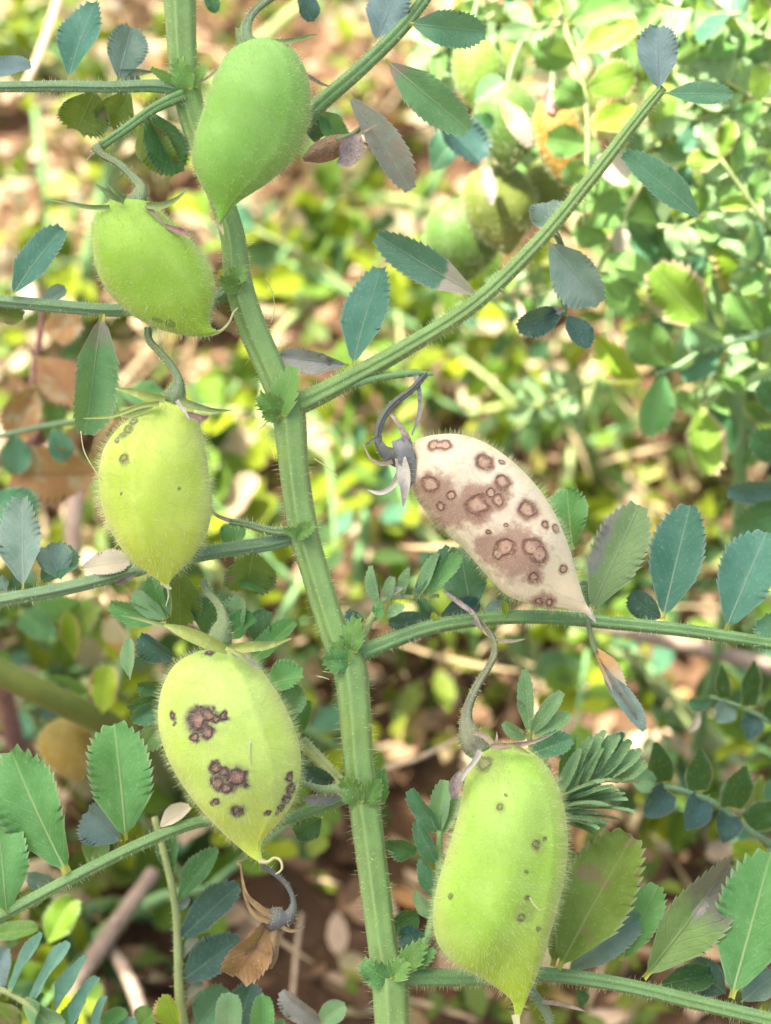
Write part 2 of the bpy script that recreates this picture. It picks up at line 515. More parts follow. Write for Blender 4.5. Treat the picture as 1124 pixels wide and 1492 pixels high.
def tube_arrays(pts, radii, ring=10, ribs=0, amp=0.06, flat=1.0, seed=0, phase=0.0):
    p = np.asarray(pts, float); n = len(p)
    T = np.gradient(p, axis=0); T /= np.linalg.norm(T, axis=1)[:, None] + 1e-12
    ref = unit(np.cross(T[0], (0.31, 0.2, 0.9)))
    V, RB = [], []
    ang = np.linspace(0, 2 * math.pi, ring, endpoint=False) + phase
    rb = np.cos(ribs * ang + 0.5 * np.sin(2 * ang)) * (0.75 + 0.25 * np.cos(ang * 3 + 1)) if ribs else np.zeros(ring)
    for i in range(n):
        ref = unit(ref - T[i] * np.dot(ref, T[i]))
        bn = np.cross(T[i], ref)
        rr = radii[i] * (1 + amp * rb)
        V.append(p[i] + (np.cos(ang) * rr)[:, None] * ref + (np.sin(ang) * rr * flat)[:, None] * bn)
        RB.append(rb)
    V = np.vstack(V); RB = np.concatenate(RB)
    F = []
    for i in range(n - 1):
        for j in range(ring):
            k = (j + 1) % ring
            F.append((i * ring + j, i * ring + k, (i + 1) * ring + k, (i + 1) * ring + j))
    # end caps: a centre point each
    V = np.vstack([V, p[0], p[-1]]); RB = np.concatenate([RB, [0, 0]])
    a, b = len(V) - 2, len(V) - 1
    for j in range(ring):
        k = (j + 1) % ring
        F.append((a, k, j)); F.append((b, (n - 1) * ring + j, (n - 1) * ring + k))
    return V, F, RB

def stalk(name, parent, mat, path, n=None, ring=10, ribs=0, amp=0.06, hairs=0, hair_len=9, hair_mat=None, noise=0.0, hair_w=0.6):
    """path: (x, y, d, width) in pixels"""
    q = np.array([list(P(x, y, d)) + [w * 0.5 * K(d)] for (x, y, d, w) in path])
    n = n or max(8, 6 * len(path))
    c = catmull(q, n)
    r = np.maximum(c[:, 3], 0.00005)
    if noise: r = r * (1 + noise * rng.normal(size=n))
    org = q[0, :3]
    V, F, RB = tube_arrays(c[:, :3] - org, r, ring, ribs, amp, phase=rng.random() * 3)
    mw = Matrix.Translation(Vector(org))
    o = meshobj(name, V, F, mat, parent, mw, attrs={'rib': RB})
    if hairs:
        hair_mesh('hairs', V, [f for f in F if len(f) == 4], hairs, hair_len * S, hair_w * S, o, mw, hair_mat or M['hair'])
    return o

def strip(name, parent, mat, path, cup=0.4, twist=0.0, n=14, cols=2, thick=0.8):
    """a lanceolate strip (sepal, dry petal): path of (x, y, d, width) pixels, cupped across and with thickness"""
    wf_ = 0.78 if name in ('sepal', 'bract') else 1.0
    q = np.array([list(P(x, y, d)) + [w * wf_ * 0.5 * K(d)] for (x, y, d, w) in path])
    c = catmull(q, n); p = c[:, :3]; w = np.maximum(c[:, 3], 0.00002)
    T = np.gradient(p, axis=0); T /= np.linalg.norm(T, axis=1)[:, None] + 1e-12
    V, UV = [], []
    cs = np.linspace(-1, 1, cols * 2 + 1)
    org = p[0].copy()
    for side in (1, -1):
        for i in range(n):
            z = unit(-VD - T[i] * np.dot(-VD, T[i])); x = np.cross(T[i], z)
            a = twist * i / (n - 1)
            x, z = x * math.cos(a) + z * math.sin(a), -x * math.sin(a) + z * math.cos(a)
            for cc in cs:
                off = x * cc * w[i] + z * (cup * w[i] * cc * cc + side * thick * 0.5 * S * (1.2 - abs(cc)))
                V.append(p[i] - org + off); UV.append((cc, i / (n - 1)))
    nc = len(cs); F = []; h = n * nc
    for i in range(n - 1):
        for j in range(nc - 1):
            f = (i * nc + j, i * nc + j + 1, (i + 1) * nc + j + 1, (i + 1) * nc + j)
            F.append(f); F.append(tuple(h + k for k in reversed(f)))
    return meshobj(name, V, F, mat, parent, Matrix.Translation(Vector(org)), uv=UV)

CAMROT = frame_matrix((0, 0, 0), RT, UP, -VD)
def pod(parent, mat_fn, left, right, d, depth=0.62, bumps=(), ridge=None, hairs=3000, hair_len=10, nt=70, nr=56, label=None, name='pod', hw=0.34, tilt=0.0):
    """a pod from its two outlines (pixels, base to tip); round in depth. mat_fn(local point finder) -> material"""
    A = catmull(np.array(left, float), nt); B = catmull(np.array(right, float), nt)
    # resample each by arc length fraction with denser ends
    u = 0.5 - 0.5 * np.cos(np.linspace(0, math.pi, nt)); u = 0.45 * u + 0.55 * np.linspace(0, 1, nt)
    def res(C):
        s = np.concatenate([[0], np.cumsum(np.linalg.norm(np.diff(C, axis=0), axis=1))]); s /= s[-1]
        return np.stack([np.interp(u, s, C[:, 0]), np.interp(u, s, C[:, 1])], 1)
    A, B = res(A), res(B)
    cx, cy = (A[:, 0].mean() + B[:, 0].mean()) / 2, (A[:, 1].mean() + B[:, 1].mean()) / 2
    k = K(d)
    loc = lambda c: np.stack([(c[:, 0] - cx) * k, -(c[:, 1] - cy) * k], 1)
    a, b = loc(A), loc(B)
    cen = (a + b) / 2; h = (b - a) / 2; hl = np.linalg.norm(h, axis=1)
    # smooth the depth radius along the length
    dr = hl * depth
    th = np.linspace(0, 2 * math.pi, nr, endpoint=False)
    ct, st = np.cos(th), np.sin(th)
    V = np.zeros((nt, nr, 3)); ED = np.zeros((nt, nr)); AL = np.zeros((nt, nr))
    for i in range(nt):
        zz = np.sign(st) * np.abs(st) ** 0.85 * dr[i]
        V[i, :, :2] = cen[i] + ct[:, None] * h[i]
        V[i, :, 2] = zz + tilt * (u[i] - 0.5) * 0.02
        ED[i] = np.abs(ct); AL[i] = u[i]
    wmax = hl.max()
    # seed bulges, dents and a raised seam
    for (bx, by, br, bh) in bumps:
        px, py = (bx - cx) * k, -(by - cy) * k
        dd = ((V[..., 0] - px) ** 2 + (V[..., 1] - py) ** 2) / (br * k) ** 2
        V[..., 2] += np.where(V[..., 2] > 0, 1, -1) * np.exp(-dd) * bh * k * np.abs(st)[None, :] ** 0.6
    if ridge is not None:
        for r0 in ridge:
            g = np.exp(-((np.angle(np.exp(1j * (th - r0)))) / 0.075) ** 2)
            V[..., 2] += g[None, :] * wmax * 0.035 * np.sin(np.pi * np.clip(u, 0, 1))[:, None] ** 0.5
    SM = np.zeros((nt, nr))
    for r0 in (ridge or (1.1,)):
        SM += np.exp(-((np.angle(np.exp(1j * (th - r0)))) / 0.05) ** 2)[None, :] * np.sin(np.pi * np.clip(u, 0, 1))[:, None] ** 0.4
    seam = np.exp(-((np.angle(np.exp(1j * th))) / 0.16) ** 2) + np.exp(-((np.angle(np.exp(1j * (th - math.pi)))) / 0.16) ** 2)
    V[..., :2] += (seam[None, :, None] * (ct[:, None] * unit(h[len(h) // 2]))[None]) * wmax * 0.012 * np.sin(np.pi * u)[:, None, None]
    # low irregularity
    for _ in range(5):
        kv = rng.normal(size=3) * 330; phs = rng.random() * 6
        V[..., 2] += np.sin(V @ kv + phs) * wmax * 0.022 * np.abs(st)[None, :]
    Vf = V.reshape(-1, 3)
    F = []
    for i in range(nt - 1):
        for j in range(nr):
            j2 = (j + 1) % nr
            F.append((i * nr + j, i * nr + j2, (i + 1) * nr + j2, (i + 1) * nr + j))
    F = [f[::-1] for f in F] if np.cross(h[nt // 2], cen[nt // 2 + 3] - cen[nt // 2]) < 0 else F
    nv = vnormals(Vf, F)
    if np.mean(np.sum(nv * (Vf - Vf.mean(0)), 1)) < 0: F = [f[::-1] for f in F]
    front = Vf[Vf[:, 2] > -0.0002]
    def at(x, y, r):
        q = np.array(((x - cx) * k, -(y - cy) * k))
        j = np.argmin(np.sum((front[:, :2] - q) ** 2, 1))
        return (q[0], q[1], float(front[j, 2]), r * k)
    mat = mat_fn(at)
    mw = Matrix.Translation(Vector(P(cx, cy, d))) @ CAMROT
    o = meshobj(name, Vf, F, mat, parent, mw, attrs={'edge': ED.ravel(), 'along': AL.ravel(), 'seam': SM.ravel()})
    if label: o['label'] = label
    if hairs:
        hair_mesh('hairs', Vf, F, int(hairs * 1.5), hair_len * S, hw * S, o, mw, M['hair'], lean=0.4)
    return o

# ------------------------------------------------------------------ materials
M = {}
M['blue'] = leaf_material('leaf_blue_green', (0.065, 0.205, 0.12), (0.12, 0.275, 0.175), rib=(0.30, 0.42, 0.26))
M['green'] = leaf_material('leaf_mid_green', (0.10, 0.29, 0.105), (0.16, 0.37, 0.155), rib=(0.42, 0.55, 0.26))
M['greyblue'] = leaf_material('leaf_grey_blue', (0.15, 0.27, 0.23), (0.25, 0.36, 0.32), rib=(0.38, 0.46, 0.40))
M['slate'] = leaf_material('leaf_slate', (0.13, 0.23, 0.24), (0.20, 0.30, 0.32), rib=(0.20, 0.26, 0.30))
M['shade_dark'] = leaf_material('leaf_dark_pointed', (0.02, 0.075, 0.028), (0.03, 0.10, 0.04), rib=(0.06, 0.15, 0.06), edge=(0.16, 0.24, 0.10), sheen=0.0)  # dark green, darkened further in the colour for the shade there
M['shade_blue'] = leaf_material('leaf_dark_blue', (0.025, 0.08, 0.085), (0.045, 0.12, 0.125), rib=(0.08, 0.17, 0.14), sheen=0.0)  # blue-green partner, its shade put into the colour too
M['petal_leaf'] = leaf_material('petal_dry_striped', (0.20, 0.125, 0.06), (0.28, 0.185, 0.10), rib=(0.22, 0.13, 0.07), dry=(0.13, 0.08, 0.045), dry_amt=0.25, trans=0.15, rough=0.7)
M['teal'] = leaf_material('leaf_teal', (0.05, 0.175, 0.135), (0.09, 0.23, 0.185), rib=(0.26, 0.40, 0.28))
M['dark'] = leaf_material('leaf_deep_green', (0.035, 0.12, 0.05), (0.06, 0.17, 0.075), rib=(0.18, 0.30, 0.14))
M['deepblue'] = leaf_material('leaf_deep_blue', (0.035, 0.10, 0.095), (0.06, 0.15, 0.14), rib=(0.16, 0.26, 0.20))
M['olive'] = leaf_material('leaf_olive', (0.12, 0.20, 0.045), (0.17, 0.27, 0.08), rib=(0.30, 0.36, 0.14), dry=(0.22, 0.17, 0.10), dry_amt=0.15)
M['pale'] = leaf_material('leaf_young_pale', (0.15, 0.32, 0.15), (0.24, 0.42, 0.23), rib=(0.45, 0.60, 0.32), sheen=0.3)
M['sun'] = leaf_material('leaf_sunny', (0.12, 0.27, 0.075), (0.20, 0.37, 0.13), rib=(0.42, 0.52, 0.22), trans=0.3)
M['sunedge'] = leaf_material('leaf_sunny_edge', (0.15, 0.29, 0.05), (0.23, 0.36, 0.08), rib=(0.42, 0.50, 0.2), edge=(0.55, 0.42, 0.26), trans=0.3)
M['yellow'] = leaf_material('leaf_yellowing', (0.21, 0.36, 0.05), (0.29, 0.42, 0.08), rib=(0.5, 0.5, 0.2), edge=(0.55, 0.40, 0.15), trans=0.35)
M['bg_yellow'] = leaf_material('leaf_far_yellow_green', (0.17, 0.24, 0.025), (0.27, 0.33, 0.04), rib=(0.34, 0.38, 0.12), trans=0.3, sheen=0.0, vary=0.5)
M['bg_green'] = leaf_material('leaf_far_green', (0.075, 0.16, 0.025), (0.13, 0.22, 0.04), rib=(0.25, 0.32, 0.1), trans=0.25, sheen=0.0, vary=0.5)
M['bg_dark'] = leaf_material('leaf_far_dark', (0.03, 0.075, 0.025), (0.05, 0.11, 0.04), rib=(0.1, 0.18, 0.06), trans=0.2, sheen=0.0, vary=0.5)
M['half_dry'] = leaf_material('leaf_half_dry', (0.07, 0.19, 0.14), (0.10, 0.23, 0.17), rib=(0.30, 0.42, 0.28), tip=((0.40, 0.385, 0.32), 0.36, 0.26))
M['base_dry'] = leaf_material('leaf_base_grey', (0.09, 0.23, 0.11), (0.14, 0.30, 0.15), rib=(0.40, 0.52, 0.30), tip=((0.26, 0.24, 0.22), 0.30, 0.14))
M['withered'] = leaf_material('leaf_withered_grey', (0.20, 0.25, 0.21), (0.30, 0.31, 0.27), rib=(0.34, 0.38, 0.30), dry=(0.25, 0.225, 0.19), dry_amt=0.35)
M['grey_tip'] = leaf_material('leaf_grey_tip', (0.14, 0.25, 0.09), (0.20, 0.32, 0.13), rib=(0.30, 0.38, 0.16), tip=((0.15, 0.15, 0.135), 0.45, 0.75), spots=((0.05, 0.60, 0.085, (0.50, 0.38, 0.35), (0.30, 0.34, 0.30)),))
M['grey_half'] = leaf_material('leaf_purple_spot', (0.17, 0.29, 0.14), (0.22, 0.34, 0.18), rib=(0.26, 0.34, 0.24), spots=((-0.75, 0.10, 0.13, (0.13, 0.10, 0.11), (0.15, 0.12, 0.14)), (-0.7, 0.40, 0.15, (0.22, 0.21, 0.23), (0.17, 0.20, 0.20)), (-0.8, 0.64, 0.16, (0.16, 0.15, 0.18), (0.20, 0.22, 0.22)), (-0.8, 0.84, 0.12, (0.2, 0.19, 0.2), (0.22, 0.24, 0.22))))
M['dry_leaf'] = leaf_material('leaf_dry', (0.40, 0.30, 0.20), (0.55, 0.46, 0.34), rib=(0.5, 0.42, 0.3), trans=0.2, dry=(0.25, 0.17, 0.11), dry_amt=0.2)
M['dry_grey'] = leaf_material('leaf_dry_grey', (0.21, 0.225, 0.20), (0.35, 0.36, 0.33), rib=(0.3, 0.29, 0.26), trans=0.1, dry=(0.14, 0.10, 0.09), dry_amt=0.15)
M['cream_leaf'] = leaf_material('leaf_cream', (0.58, 0.54, 0.42), (0.68, 0.64, 0.52), rib=(0.5, 0.45, 0.35), trans=0.3)
M['orange_leaf'] = leaf_material('leaf_orange_cream', (0.62, 0.40, 0.20), (0.70, 0.46, 0.24), rib=(0.6, 0.42, 0.25), trans=0.3, tip=((0.72, 0.62, 0.45), 0.35, 0.55))
M['red_leaf'] = leaf_material('leaf_reddish', (0.34, 0.17, 0.10), (0.40, 0.26, 0.13), rib=(0.22, 0.10, 0.09), trans=0.25, dry=(0.38, 0.34, 0.20), dry_amt=0.3)
M['stem'] = stem_material('stem_green', (0.195, 0.35, 0.115), (0.38, 0.53, 0.25), (0.155, 0.28, 0.075))
M['stalk'] = stem_material('stalk_green', (0.15, 0.30, 0.115), (0.28, 0.44, 0.22), (0.12, 0.24, 0.08))
M['stalk_blue'] = stem_material('stalk_blue_green', (0.16, 0.29, 0.15), (0.30, 0.42, 0.28), (0.12, 0.22, 0.11))
M['stalk_pale'] = stem_material('stalk_pale', (0.30, 0.38, 0.16), (0.42, 0.48, 0.24), (0.24, 0.3, 0.1))
M['pedicel'] = stem_material('pedicel_purple', (0.16, 0.24, 0.12), (0.27, 0.33, 0.24), (0.10, 0.13, 0.09), purple=(0.085, 0.065, 0.075))
M['pedicel_dark'] = stem_material('pedicel_slate', (0.115, 0.13, 0.125), (0.25, 0.265, 0.255), (0.065, 0.07, 0.07), purple=(0.12, 0.12, 0.115))
M['pedicel_green'] = stem_material('pedicel_green', (0.17, 0.27, 0.13), (0.30, 0.38, 0.24), (0.10, 0.16, 0.09), purple=(0.14, 0.13, 0.12))
M['hair'] = plain_material('hair_white', (0.54, 0.66, 0.34), (0.66, 0.74, 0.46), rough=0.6, trans=0.4, bump=0)
M['sepal'] = plain_material('sepal_yellow_green', (0.36, 0.46, 0.10), (0.30, 0.40, 0.12), scale=400, rough=0.55, trans=0.25, c3=(0.45, 0.52, 0.2))
M['sepal_green'] = plain_material('sepal_green', (0.17, 0.28, 0.09), (0.24, 0.34, 0.12), scale=400, rough=0.55, trans=0.25)
M['sepal_dry'] = plain_material('sepal_dry', (0.38, 0.33, 0.22), (0.25, 0.21, 0.15), scale=500, trans=0.15)
M['sepal_slate'] = plain_material('sepal_slate', (0.14, 0.16, 0.16), (0.26, 0.28, 0.27), scale=500, trans=0.1, c3=(0.10, 0.09, 0.11))
M['sepal_white'] = plain_material('sepal_white', (0.56, 0.55, 0.46), (0.40, 0.40, 0.34), scale=500, trans=0.2)
M['petal_pink'] = plain_material('petal_withered_pink', (0.28, 0.12, 0.12), (0.35, 0.24, 0.22), scale=700, trans=0.1)
M['petal_brown'] = plain_material('petal_dry_brown', (0.36, 0.24, 0.13), (0.26, 0.16, 0.08), scale=900, trans=0.15, c3=(0.48, 0.36, 0.24), bump=0.0005)
M['petal_yellow'] = plain_material('petal_dry_yellow', (0.62, 0.46, 0.16), (0.50, 0.36, 0.14), scale=600, trans=0.2)
M['petal_grey'] = plain_material('petal_dry_grey', (0.30, 0.25, 0.22), (0.42, 0.37, 0.32), scale=900, trans=0.1, c3=(0.14, 0.11, 0.09))
M['style'] = plain_material('style_thread', (0.50, 0.55, 0.24), (0.62, 0.62, 0.36), scale=300, trans=0.2)
M['straw'] = plain_material('straw', (0.42, 0.33, 0.22), (0.30, 0.22, 0.14), scale=250, c3=(0.5, 0.42, 0.3))
M['wood'] = plain_material('dead_stalk', (0.30, 0.23, 0.17), (0.20, 0.15, 0.11), scale=200, c3=(0.36, 0.30, 0.24))
M['red_stalk'] = plain_material('red_stalk', (0.24, 0.10, 0.09), (0.18, 0.09, 0.08), scale=200, c3=(0.3, 0.2, 0.15))
# ------------------------------------------------------------------ the ground
def soil_material():
    m, nt = new_mat('soil'); t = NT(nt)
    oc = t.n('ShaderNodeTexCoord').outputs['Object']
    f, _ = t.noise(oc, 22, 5, 0.6); f2, _ = t.noise(oc, 240, 4, 0.65); f3, _ = t.noise(oc, 1100, 2)
    col = t.mix(t.smooth(f, 0.35, 0.65), (0.075, 0.042, 0.023), (0.125, 0.073, 0.043))
    col = t.mix(t.math('MULTIPLY', t.smooth(f2, 0.5, 0.75), 0.6), col, (0.24, 0.16, 0.10))
    col = t.mix(t.math('MULTIPLY', t.smooth(f3, 0.55, 0.75), 0.4), col, (0.06, 0.035, 0.02))
    t.out(col, 0.9, 0, None, 0, t.math('ADD', f2, t.math('MULTIPLY', f3, 0.4)), 0.002, spec=0.2)
    return m

def ground_z(x, y):
    return 0.006 * np.sin(x * 41 + 1.3) * np.cos(y * 37 + 0.4) + 0.004 * np.sin(x * 97 + y * 61) + 0.002 * np.sin(x * 233 - y * 190)

gx = np.concatenate([-np.geomspace(0.72, 300, 22)[::-1], np.linspace(-0.7, 0.7, 141), np.geomspace(0.72, 300, 22)])
gy = np.concatenate([-np.geomspace(0.52, 300, 22)[::-1], np.linspace(-0.5, 1.0, 151), np.geomspace(1.02, 300, 22)])
GX, GY = np.meshgrid(gx, gy)
GZ = ground_z(GX, GY) * (np.hypot(GX, GY) < 3)
V = np.stack([GX.ravel(), GY.ravel(), GZ.ravel()], 1)
nx = len(gx)
F = [(j * nx + i, j * nx + i + 1, (j + 1) * nx + i + 1, (j + 1) * nx + i) for j in range(len(gy) - 1) for i in range(nx - 1)]
ground = meshobj('ground', V, F, soil_material())
tag(ground, 'brown bare soil under the plants', None, None, 'structure')

# dry fallen leaflets, husks and bits of straw lying in one uncountable layer
def litter_material():
    m, nt = new_mat('leaf_litter'); t = NT(nt)
    r = t.n('ShaderNodeAttribute', attribute_name='shade').outputs['Fac']
    oc = t.n('ShaderNodeTexCoord').outputs['Object']
    f, _ = t.noise(oc, 500, 3)
    col = t.ramp(r, [(0.0, (0.12, 0.065, 0.035)), (0.3, (0.26, 0.155, 0.09)), (0.55, (0.40, 0.26, 0.165)), (0.75, (0.56, 0.43, 0.30)), (0.88, (0.68, 0.56, 0.42)), (0.93, (0.42, 0.40, 0.16)), (1.0, (0.5, 0.28, 0.12))])
    col = t.mix(t.math('MULTIPLY', t.smooth(f, 0.5, 0.7), 0.35), col, (0.24, 0.15, 0.09))
    t.out(col, 0.75, 0.2, None, 0.05, f, 0.0002, spec=0.25)
    return m

def litter(n, seed):
    r = np.random.default_rng(seed)
    V, F, SH = [], [], []
    ts = np.array([0, 0.25, 0.55, 0.8, 1.0]); ww = np.array([0.12, 0.8, 1.0, 0.75, 0.05])
    for i in range(n):
        x, y = r.uniform(-0.32, 0.32), r.uniform(-0.08, 0.85)
        L = r.uniform(0.005, 0.011); wd = L * r.uniform(0.22, 0.36) * (0.25 if r.random() < 0.12 else 1)
        yaw, pit, rol = r.uniform(0, 6.283), r.normal() * 0.35, r.normal() * 0.5
        cup, bend = r.normal() * 0.5, r.normal() * 0.6
        z0 = float(ground_z(np.array(x), np.array(y))) + abs(r.normal()) * 0.004 + 0.0015
        m = (Matrix.Translation((x, y, z0)) @ Matrix.Rotation(yaw, 4, 'Z') @ Matrix.Rotation(pit, 4, 'X') @ Matrix.Rotation(rol, 4, 'Y'))
        b = len(V); sh = r.random()
        for t, w in zip(ts, ww):
            for c in (-1, 0, 1):
                V.append(m @ Vector((c * w * wd, (t - 0.5) * L, abs(c) * cup * wd * w + bend * L * (t - 0.5) ** 2)))
                SH.append(sh)
        for k in range(4):
            for c in range(2):
                q = b + k * 3 + c
                F.append((q, q + 1, q + 4, q + 3))
    o = meshobj('leaf_litter', V, F, litter_material(), attrs={'shade': SH})
    tag(o, 'tan and pinkish dry fallen leaflets covering the soil', 'leaf litter', None, 'stuff')
    return o
litter(11000, 3)

def undergrowth(seed):
    '''low mixed green and straw-coloured growth that reads as one mass'''
    r = np.random.default_rng(seed)
    V, F, SH = [], [], []
    ts = np.array([0, 0.3, 0.65, 1.0]); ww = np.array([0.15, 0.9, 0.85, 0.08])
    for c in range(700):
        x, y = r.uniform(-0.24, 0.24), r.uniform(-0.02, 0.62)
        if 0 < math.sin(x * 38 + 2) * math.cos(y * 31 + 0.5) * 2 - 1.25 + r.normal() * 0.3: continue
        if abs(x + 0.006) < 0.02 and y < 0.085: continue
        hue = r.random() ** 1.25; hgt = r.uniform(0.012, 0.045); sp = r.uniform(0.008, 0.02)
        for k in range(int(r.integers(12, 26))):
            px, py = x + r.normal() * sp, y + r.normal() * sp
            pz = float(ground_z(np.array(px), np.array(py))) + abs(r.normal()) * hgt * 0.6 + 0.002
            if r.random() < 0.14:
                L = r.uniform(0.012, 0.03); wd = 0.0006; sh = r.uniform(0.72, 0.86)
            else:
                L = r.uniform(0.005, 0.009); wd = L * r.uniform(0.22, 0.34); sh = min(1, max(0, hue * 0.72 + r.normal() * 0.1)) if r.random() < 0.8 else r.uniform(0.75, 1)
            m = Matrix.Translation((px, py, pz)) @ Matrix.Rotation(r.uniform(0, 6.283), 4, 'Z') @ Matrix.Rotation(r.normal() * 0.7, 4, 'X') @ Matrix.Rotation(r.normal() * 0.7, 4, 'Y')
            b = len(V); cup = r.uniform(-0.2, 0.6); bend = r.normal() * 0.4
            for t, w in zip(ts, ww):
                for cc in (-1, 0, 1):
                    V.append(m @ Vector((cc * w * wd, t * L, abs(cc) * cup * wd * w + bend * L * t * t))); SH.append(sh)
            for k2 in range(3):
                for cc in range(2):
                    q = b + k2 * 3 + cc
                    F.append((q, q + 1, q + 4, q + 3))
    m_, nt = new_mat('undergrowth'); t = NT(nt)
    a = t.n('ShaderNodeAttribute', attribute_name='shade').outputs['Fac']
    f, _ = t.noise(t.n('ShaderNodeTexCoord').outputs['Object'], 500, 3)
    col = t.ramp(a, [(0.0, (0.035, 0.085, 0.02)), (0.25, (0.10, 0.17, 0.025)), (0.5, (0.20, 0.27, 0.03)), (0.62, (0.30, 0.31, 0.05)), (0.7, (0.40, 0.29, 0.14)), (0.9, (0.62, 0.52, 0.36)), (1.0, (0.40, 0.22, 0.10))])
    col = t.mix(t.math('MULTIPLY', t.smooth(f, 0.4, 0.7), 0.3), col, (0.07, 0.09, 0.02))
    t.out(col, 0.55, 0.3, t.mix(0.4, col, (0.35, 0.42, 0.03)), 0.0, f, 0.0001, spec=0.4)
    o = meshobj('undergrowth', V, F, m_, attrs={'shade': SH})
    tag(o, 'blurred yellow green low growth and straw covering the soil behind', 'undergrowth', None, 'stuff')
undergrowth(9)

def world_tube(name, pts, radii, mat, parent=None, ring=8, n=16, noise=0.04, label=None, cat=None, group=None):
    q = np.concatenate([np.asarray(pts, float), np.asarray(radii, float)[:, None]], 1)
    c = catmull(q, n)
    c[:, 3] *= 1 + noise * rng.normal(size=n)
    V, F, RB = tube_arrays(c[:, :3] - c[0, :3], np.maximum(c[:, 3], 5e-5), ring)
    o = meshobj(name, V, F, mat, parent, Matrix.Translation(Vector(c[0, :3])), attrs={'rib': RB})
    if label: tag(o, label, cat, group)
    return o

# dead stalks lying in the litter: (pixel, depth) ends; each is one thing
def dead_stalk(label, path, mat='wood'):
    pts = [P(x, y, d) for (x, y, d, w) in path]
    rad = [w * 0.5 * K(d) for (x, y, d, w) in path]
    return world_tube('dead_stalk', pts, rad, M[mat], label=label, cat='dead stalk', group='dead stalks on the ground')
dead_stalk('pale straw stalk leaning behind the top left leaflets', [(30, 140, 1500, 13), (62, 70, 1600, 14), (92, -20, 1700, 15)], 'straw')
dead_stalk('grey brown dead stalk lying behind the curved right leaf stalk', [(840, 905, 1500, 20), (980, 935, 1500, 24), (1180, 985, 1450, 26)], 'wood')
dead_stalk('grey dead stalk slanting below the lower left leaf stalk', [(90, 1460, 1250, 26), (160, 1360, 1350, 26), (225, 1270, 1450, 22)], 'wood')
dead_stalk('short dark stalk beside the bottom left leaf fans', [(215, 1500, 1200, 22), (185, 1420, 1300, 20), (150, 1370, 1400, 16)], 'wood')
dead_stalk('upright grey stub behind the cream leaflet on the left', [(105, 830, 1500, 26), (108, 740, 1600, 26), (112, 690, 1650, 18)], 'wood')
dead_stalk('thin pale straw behind the stem foot and the lowest pod', [(425, 1470, 1350, 7), (432, 1390, 1450, 7), (440, 1330, 1500, 6)], 'straw')
dead_stalk('thin brown straw bow behind the gap left of the lowest pod', [(560, 1120, 1200, 6), (610, 1105, 1200, 7), (680, 1070, 1250, 5)], 'straw')

# ------------------------------------------------------------------ plants growing behind
BGM = {}
def bg_leaf_mesh(kind, var):
    key = (kind, var)
    if key not in BGM:
        rr = np.random.default_rng(100 + var)
        V, F, UV, ED = leaf_arrays(0.50 + 0.16 * rr.random(), fold=rr.uniform(0.15, 0.5), bend=rr.uniform(-0.1, 0.5), teeth=7, depth=0.055, cols=2, rows_per=2, stalk=0.05, seed=var, a=0.6, b=0.55, wave=0.05)
        me = bpy.data.meshes.new('leaflet')
        me.from_pydata([tuple(v) for v in V], [], F)
        me.polygons.foreach_set('use_smooth', [True] * len(me.polygons))
        a = me.attributes.new('edge', 'FLOAT', 'POINT'); a.data.foreach_set('value', ED.astype(np.float32))
        li = np.zeros(len(me.loops), np.int32); me.loops.foreach_get('vertex_index', li)
        me.uv_layers.new(name='UVMap').data.foreach_set('uv', UV.astype(np.float32)[li].ravel())
        me.materials.append(M[kind])
        BGM[key] = me
    return BGM[key]

def bg_leaflet(parent, kind, base, direction, normal, L, r):
    ya = unit(direction); za = unit(np.asarray(normal) - ya * np.dot(normal, ya)); xa = np.cross(ya, za)
    o = bpy.data.objects.new('leaflet', bg_leaf_mesh(kind, int(r.integers(0, 7))))
    m = frame_matrix(base, xa, ya, za) @ Matrix.Diagonal((L * r.uniform(0.9, 1.1), L, L, 1))
    return place(o, parent, m)

def in_view(p, margin=70):
    x, y, z = project(p)
    return -margin < x < 1124 + margin and -margin < y < 1492 + margin and z > 0.05

def bg_leaf(plant, stalk_mat, kinds, weights, base, direction, L, r, pairs=5, leaf_len=0.011, normal=(0, -0.3, 1), min_depth=450):
    """a compound leaf: stalk and its toothed leaflets"""
    dirv = unit(direction)
    sag = np.array((0, 0, -1)) * L * r.uniform(0.05, 0.3)
    pts = [base, base + dirv * L * 0.5 + sag * 0.3, base + dirv * L + sag]
    if not any(in_view(p) for p in pts): return None
    if min(depth_of(p) for p in pts) < min_depth: return None
    st = world_tube('leaf_stalk', pts, [0.0007, 0.0006, 0.00035], M[stalk_mat], plant, ring=6, n=8)
    c = catmull(np.array(pts), 24)
    nrm = unit(np.asarray(normal) + r.normal(size=3) * 0.6)
    side = unit(np.cross(dirv, nrm))
    for k in range(pairs):
        f = 0.22 + 0.74 * k / max(1, pairs - 1)
        p = c[int(f * 23)]
        sz = leaf_len * (0.8 + 0.35 * math.sin(math.pi * (0.25 + 0.6 * f))) * r.uniform(0.85, 1.15)
        for s in (-1, 1):
            if r.random() < 0.06: continue
            dd = dirv * r.uniform(0.35, 0.75) + side * s + nrm * r.uniform(-0.05, 0.5) + r.normal(size=3) * 0.12
            nn = nrm + side * s * r.uniform(-0.6, 0.2) + r.normal(size=3) * 0.5
            bg_leaflet(st, kinds[int(r.choice(len(kinds), p=weights))], p, dd, nn, sz, r)
    bg_leaflet(st, kinds[int(r.choice(len(kinds), p=weights))], c[-1], dirv + r.normal(size=3) * 0.1, nrm, leaf_len, r)
    return st

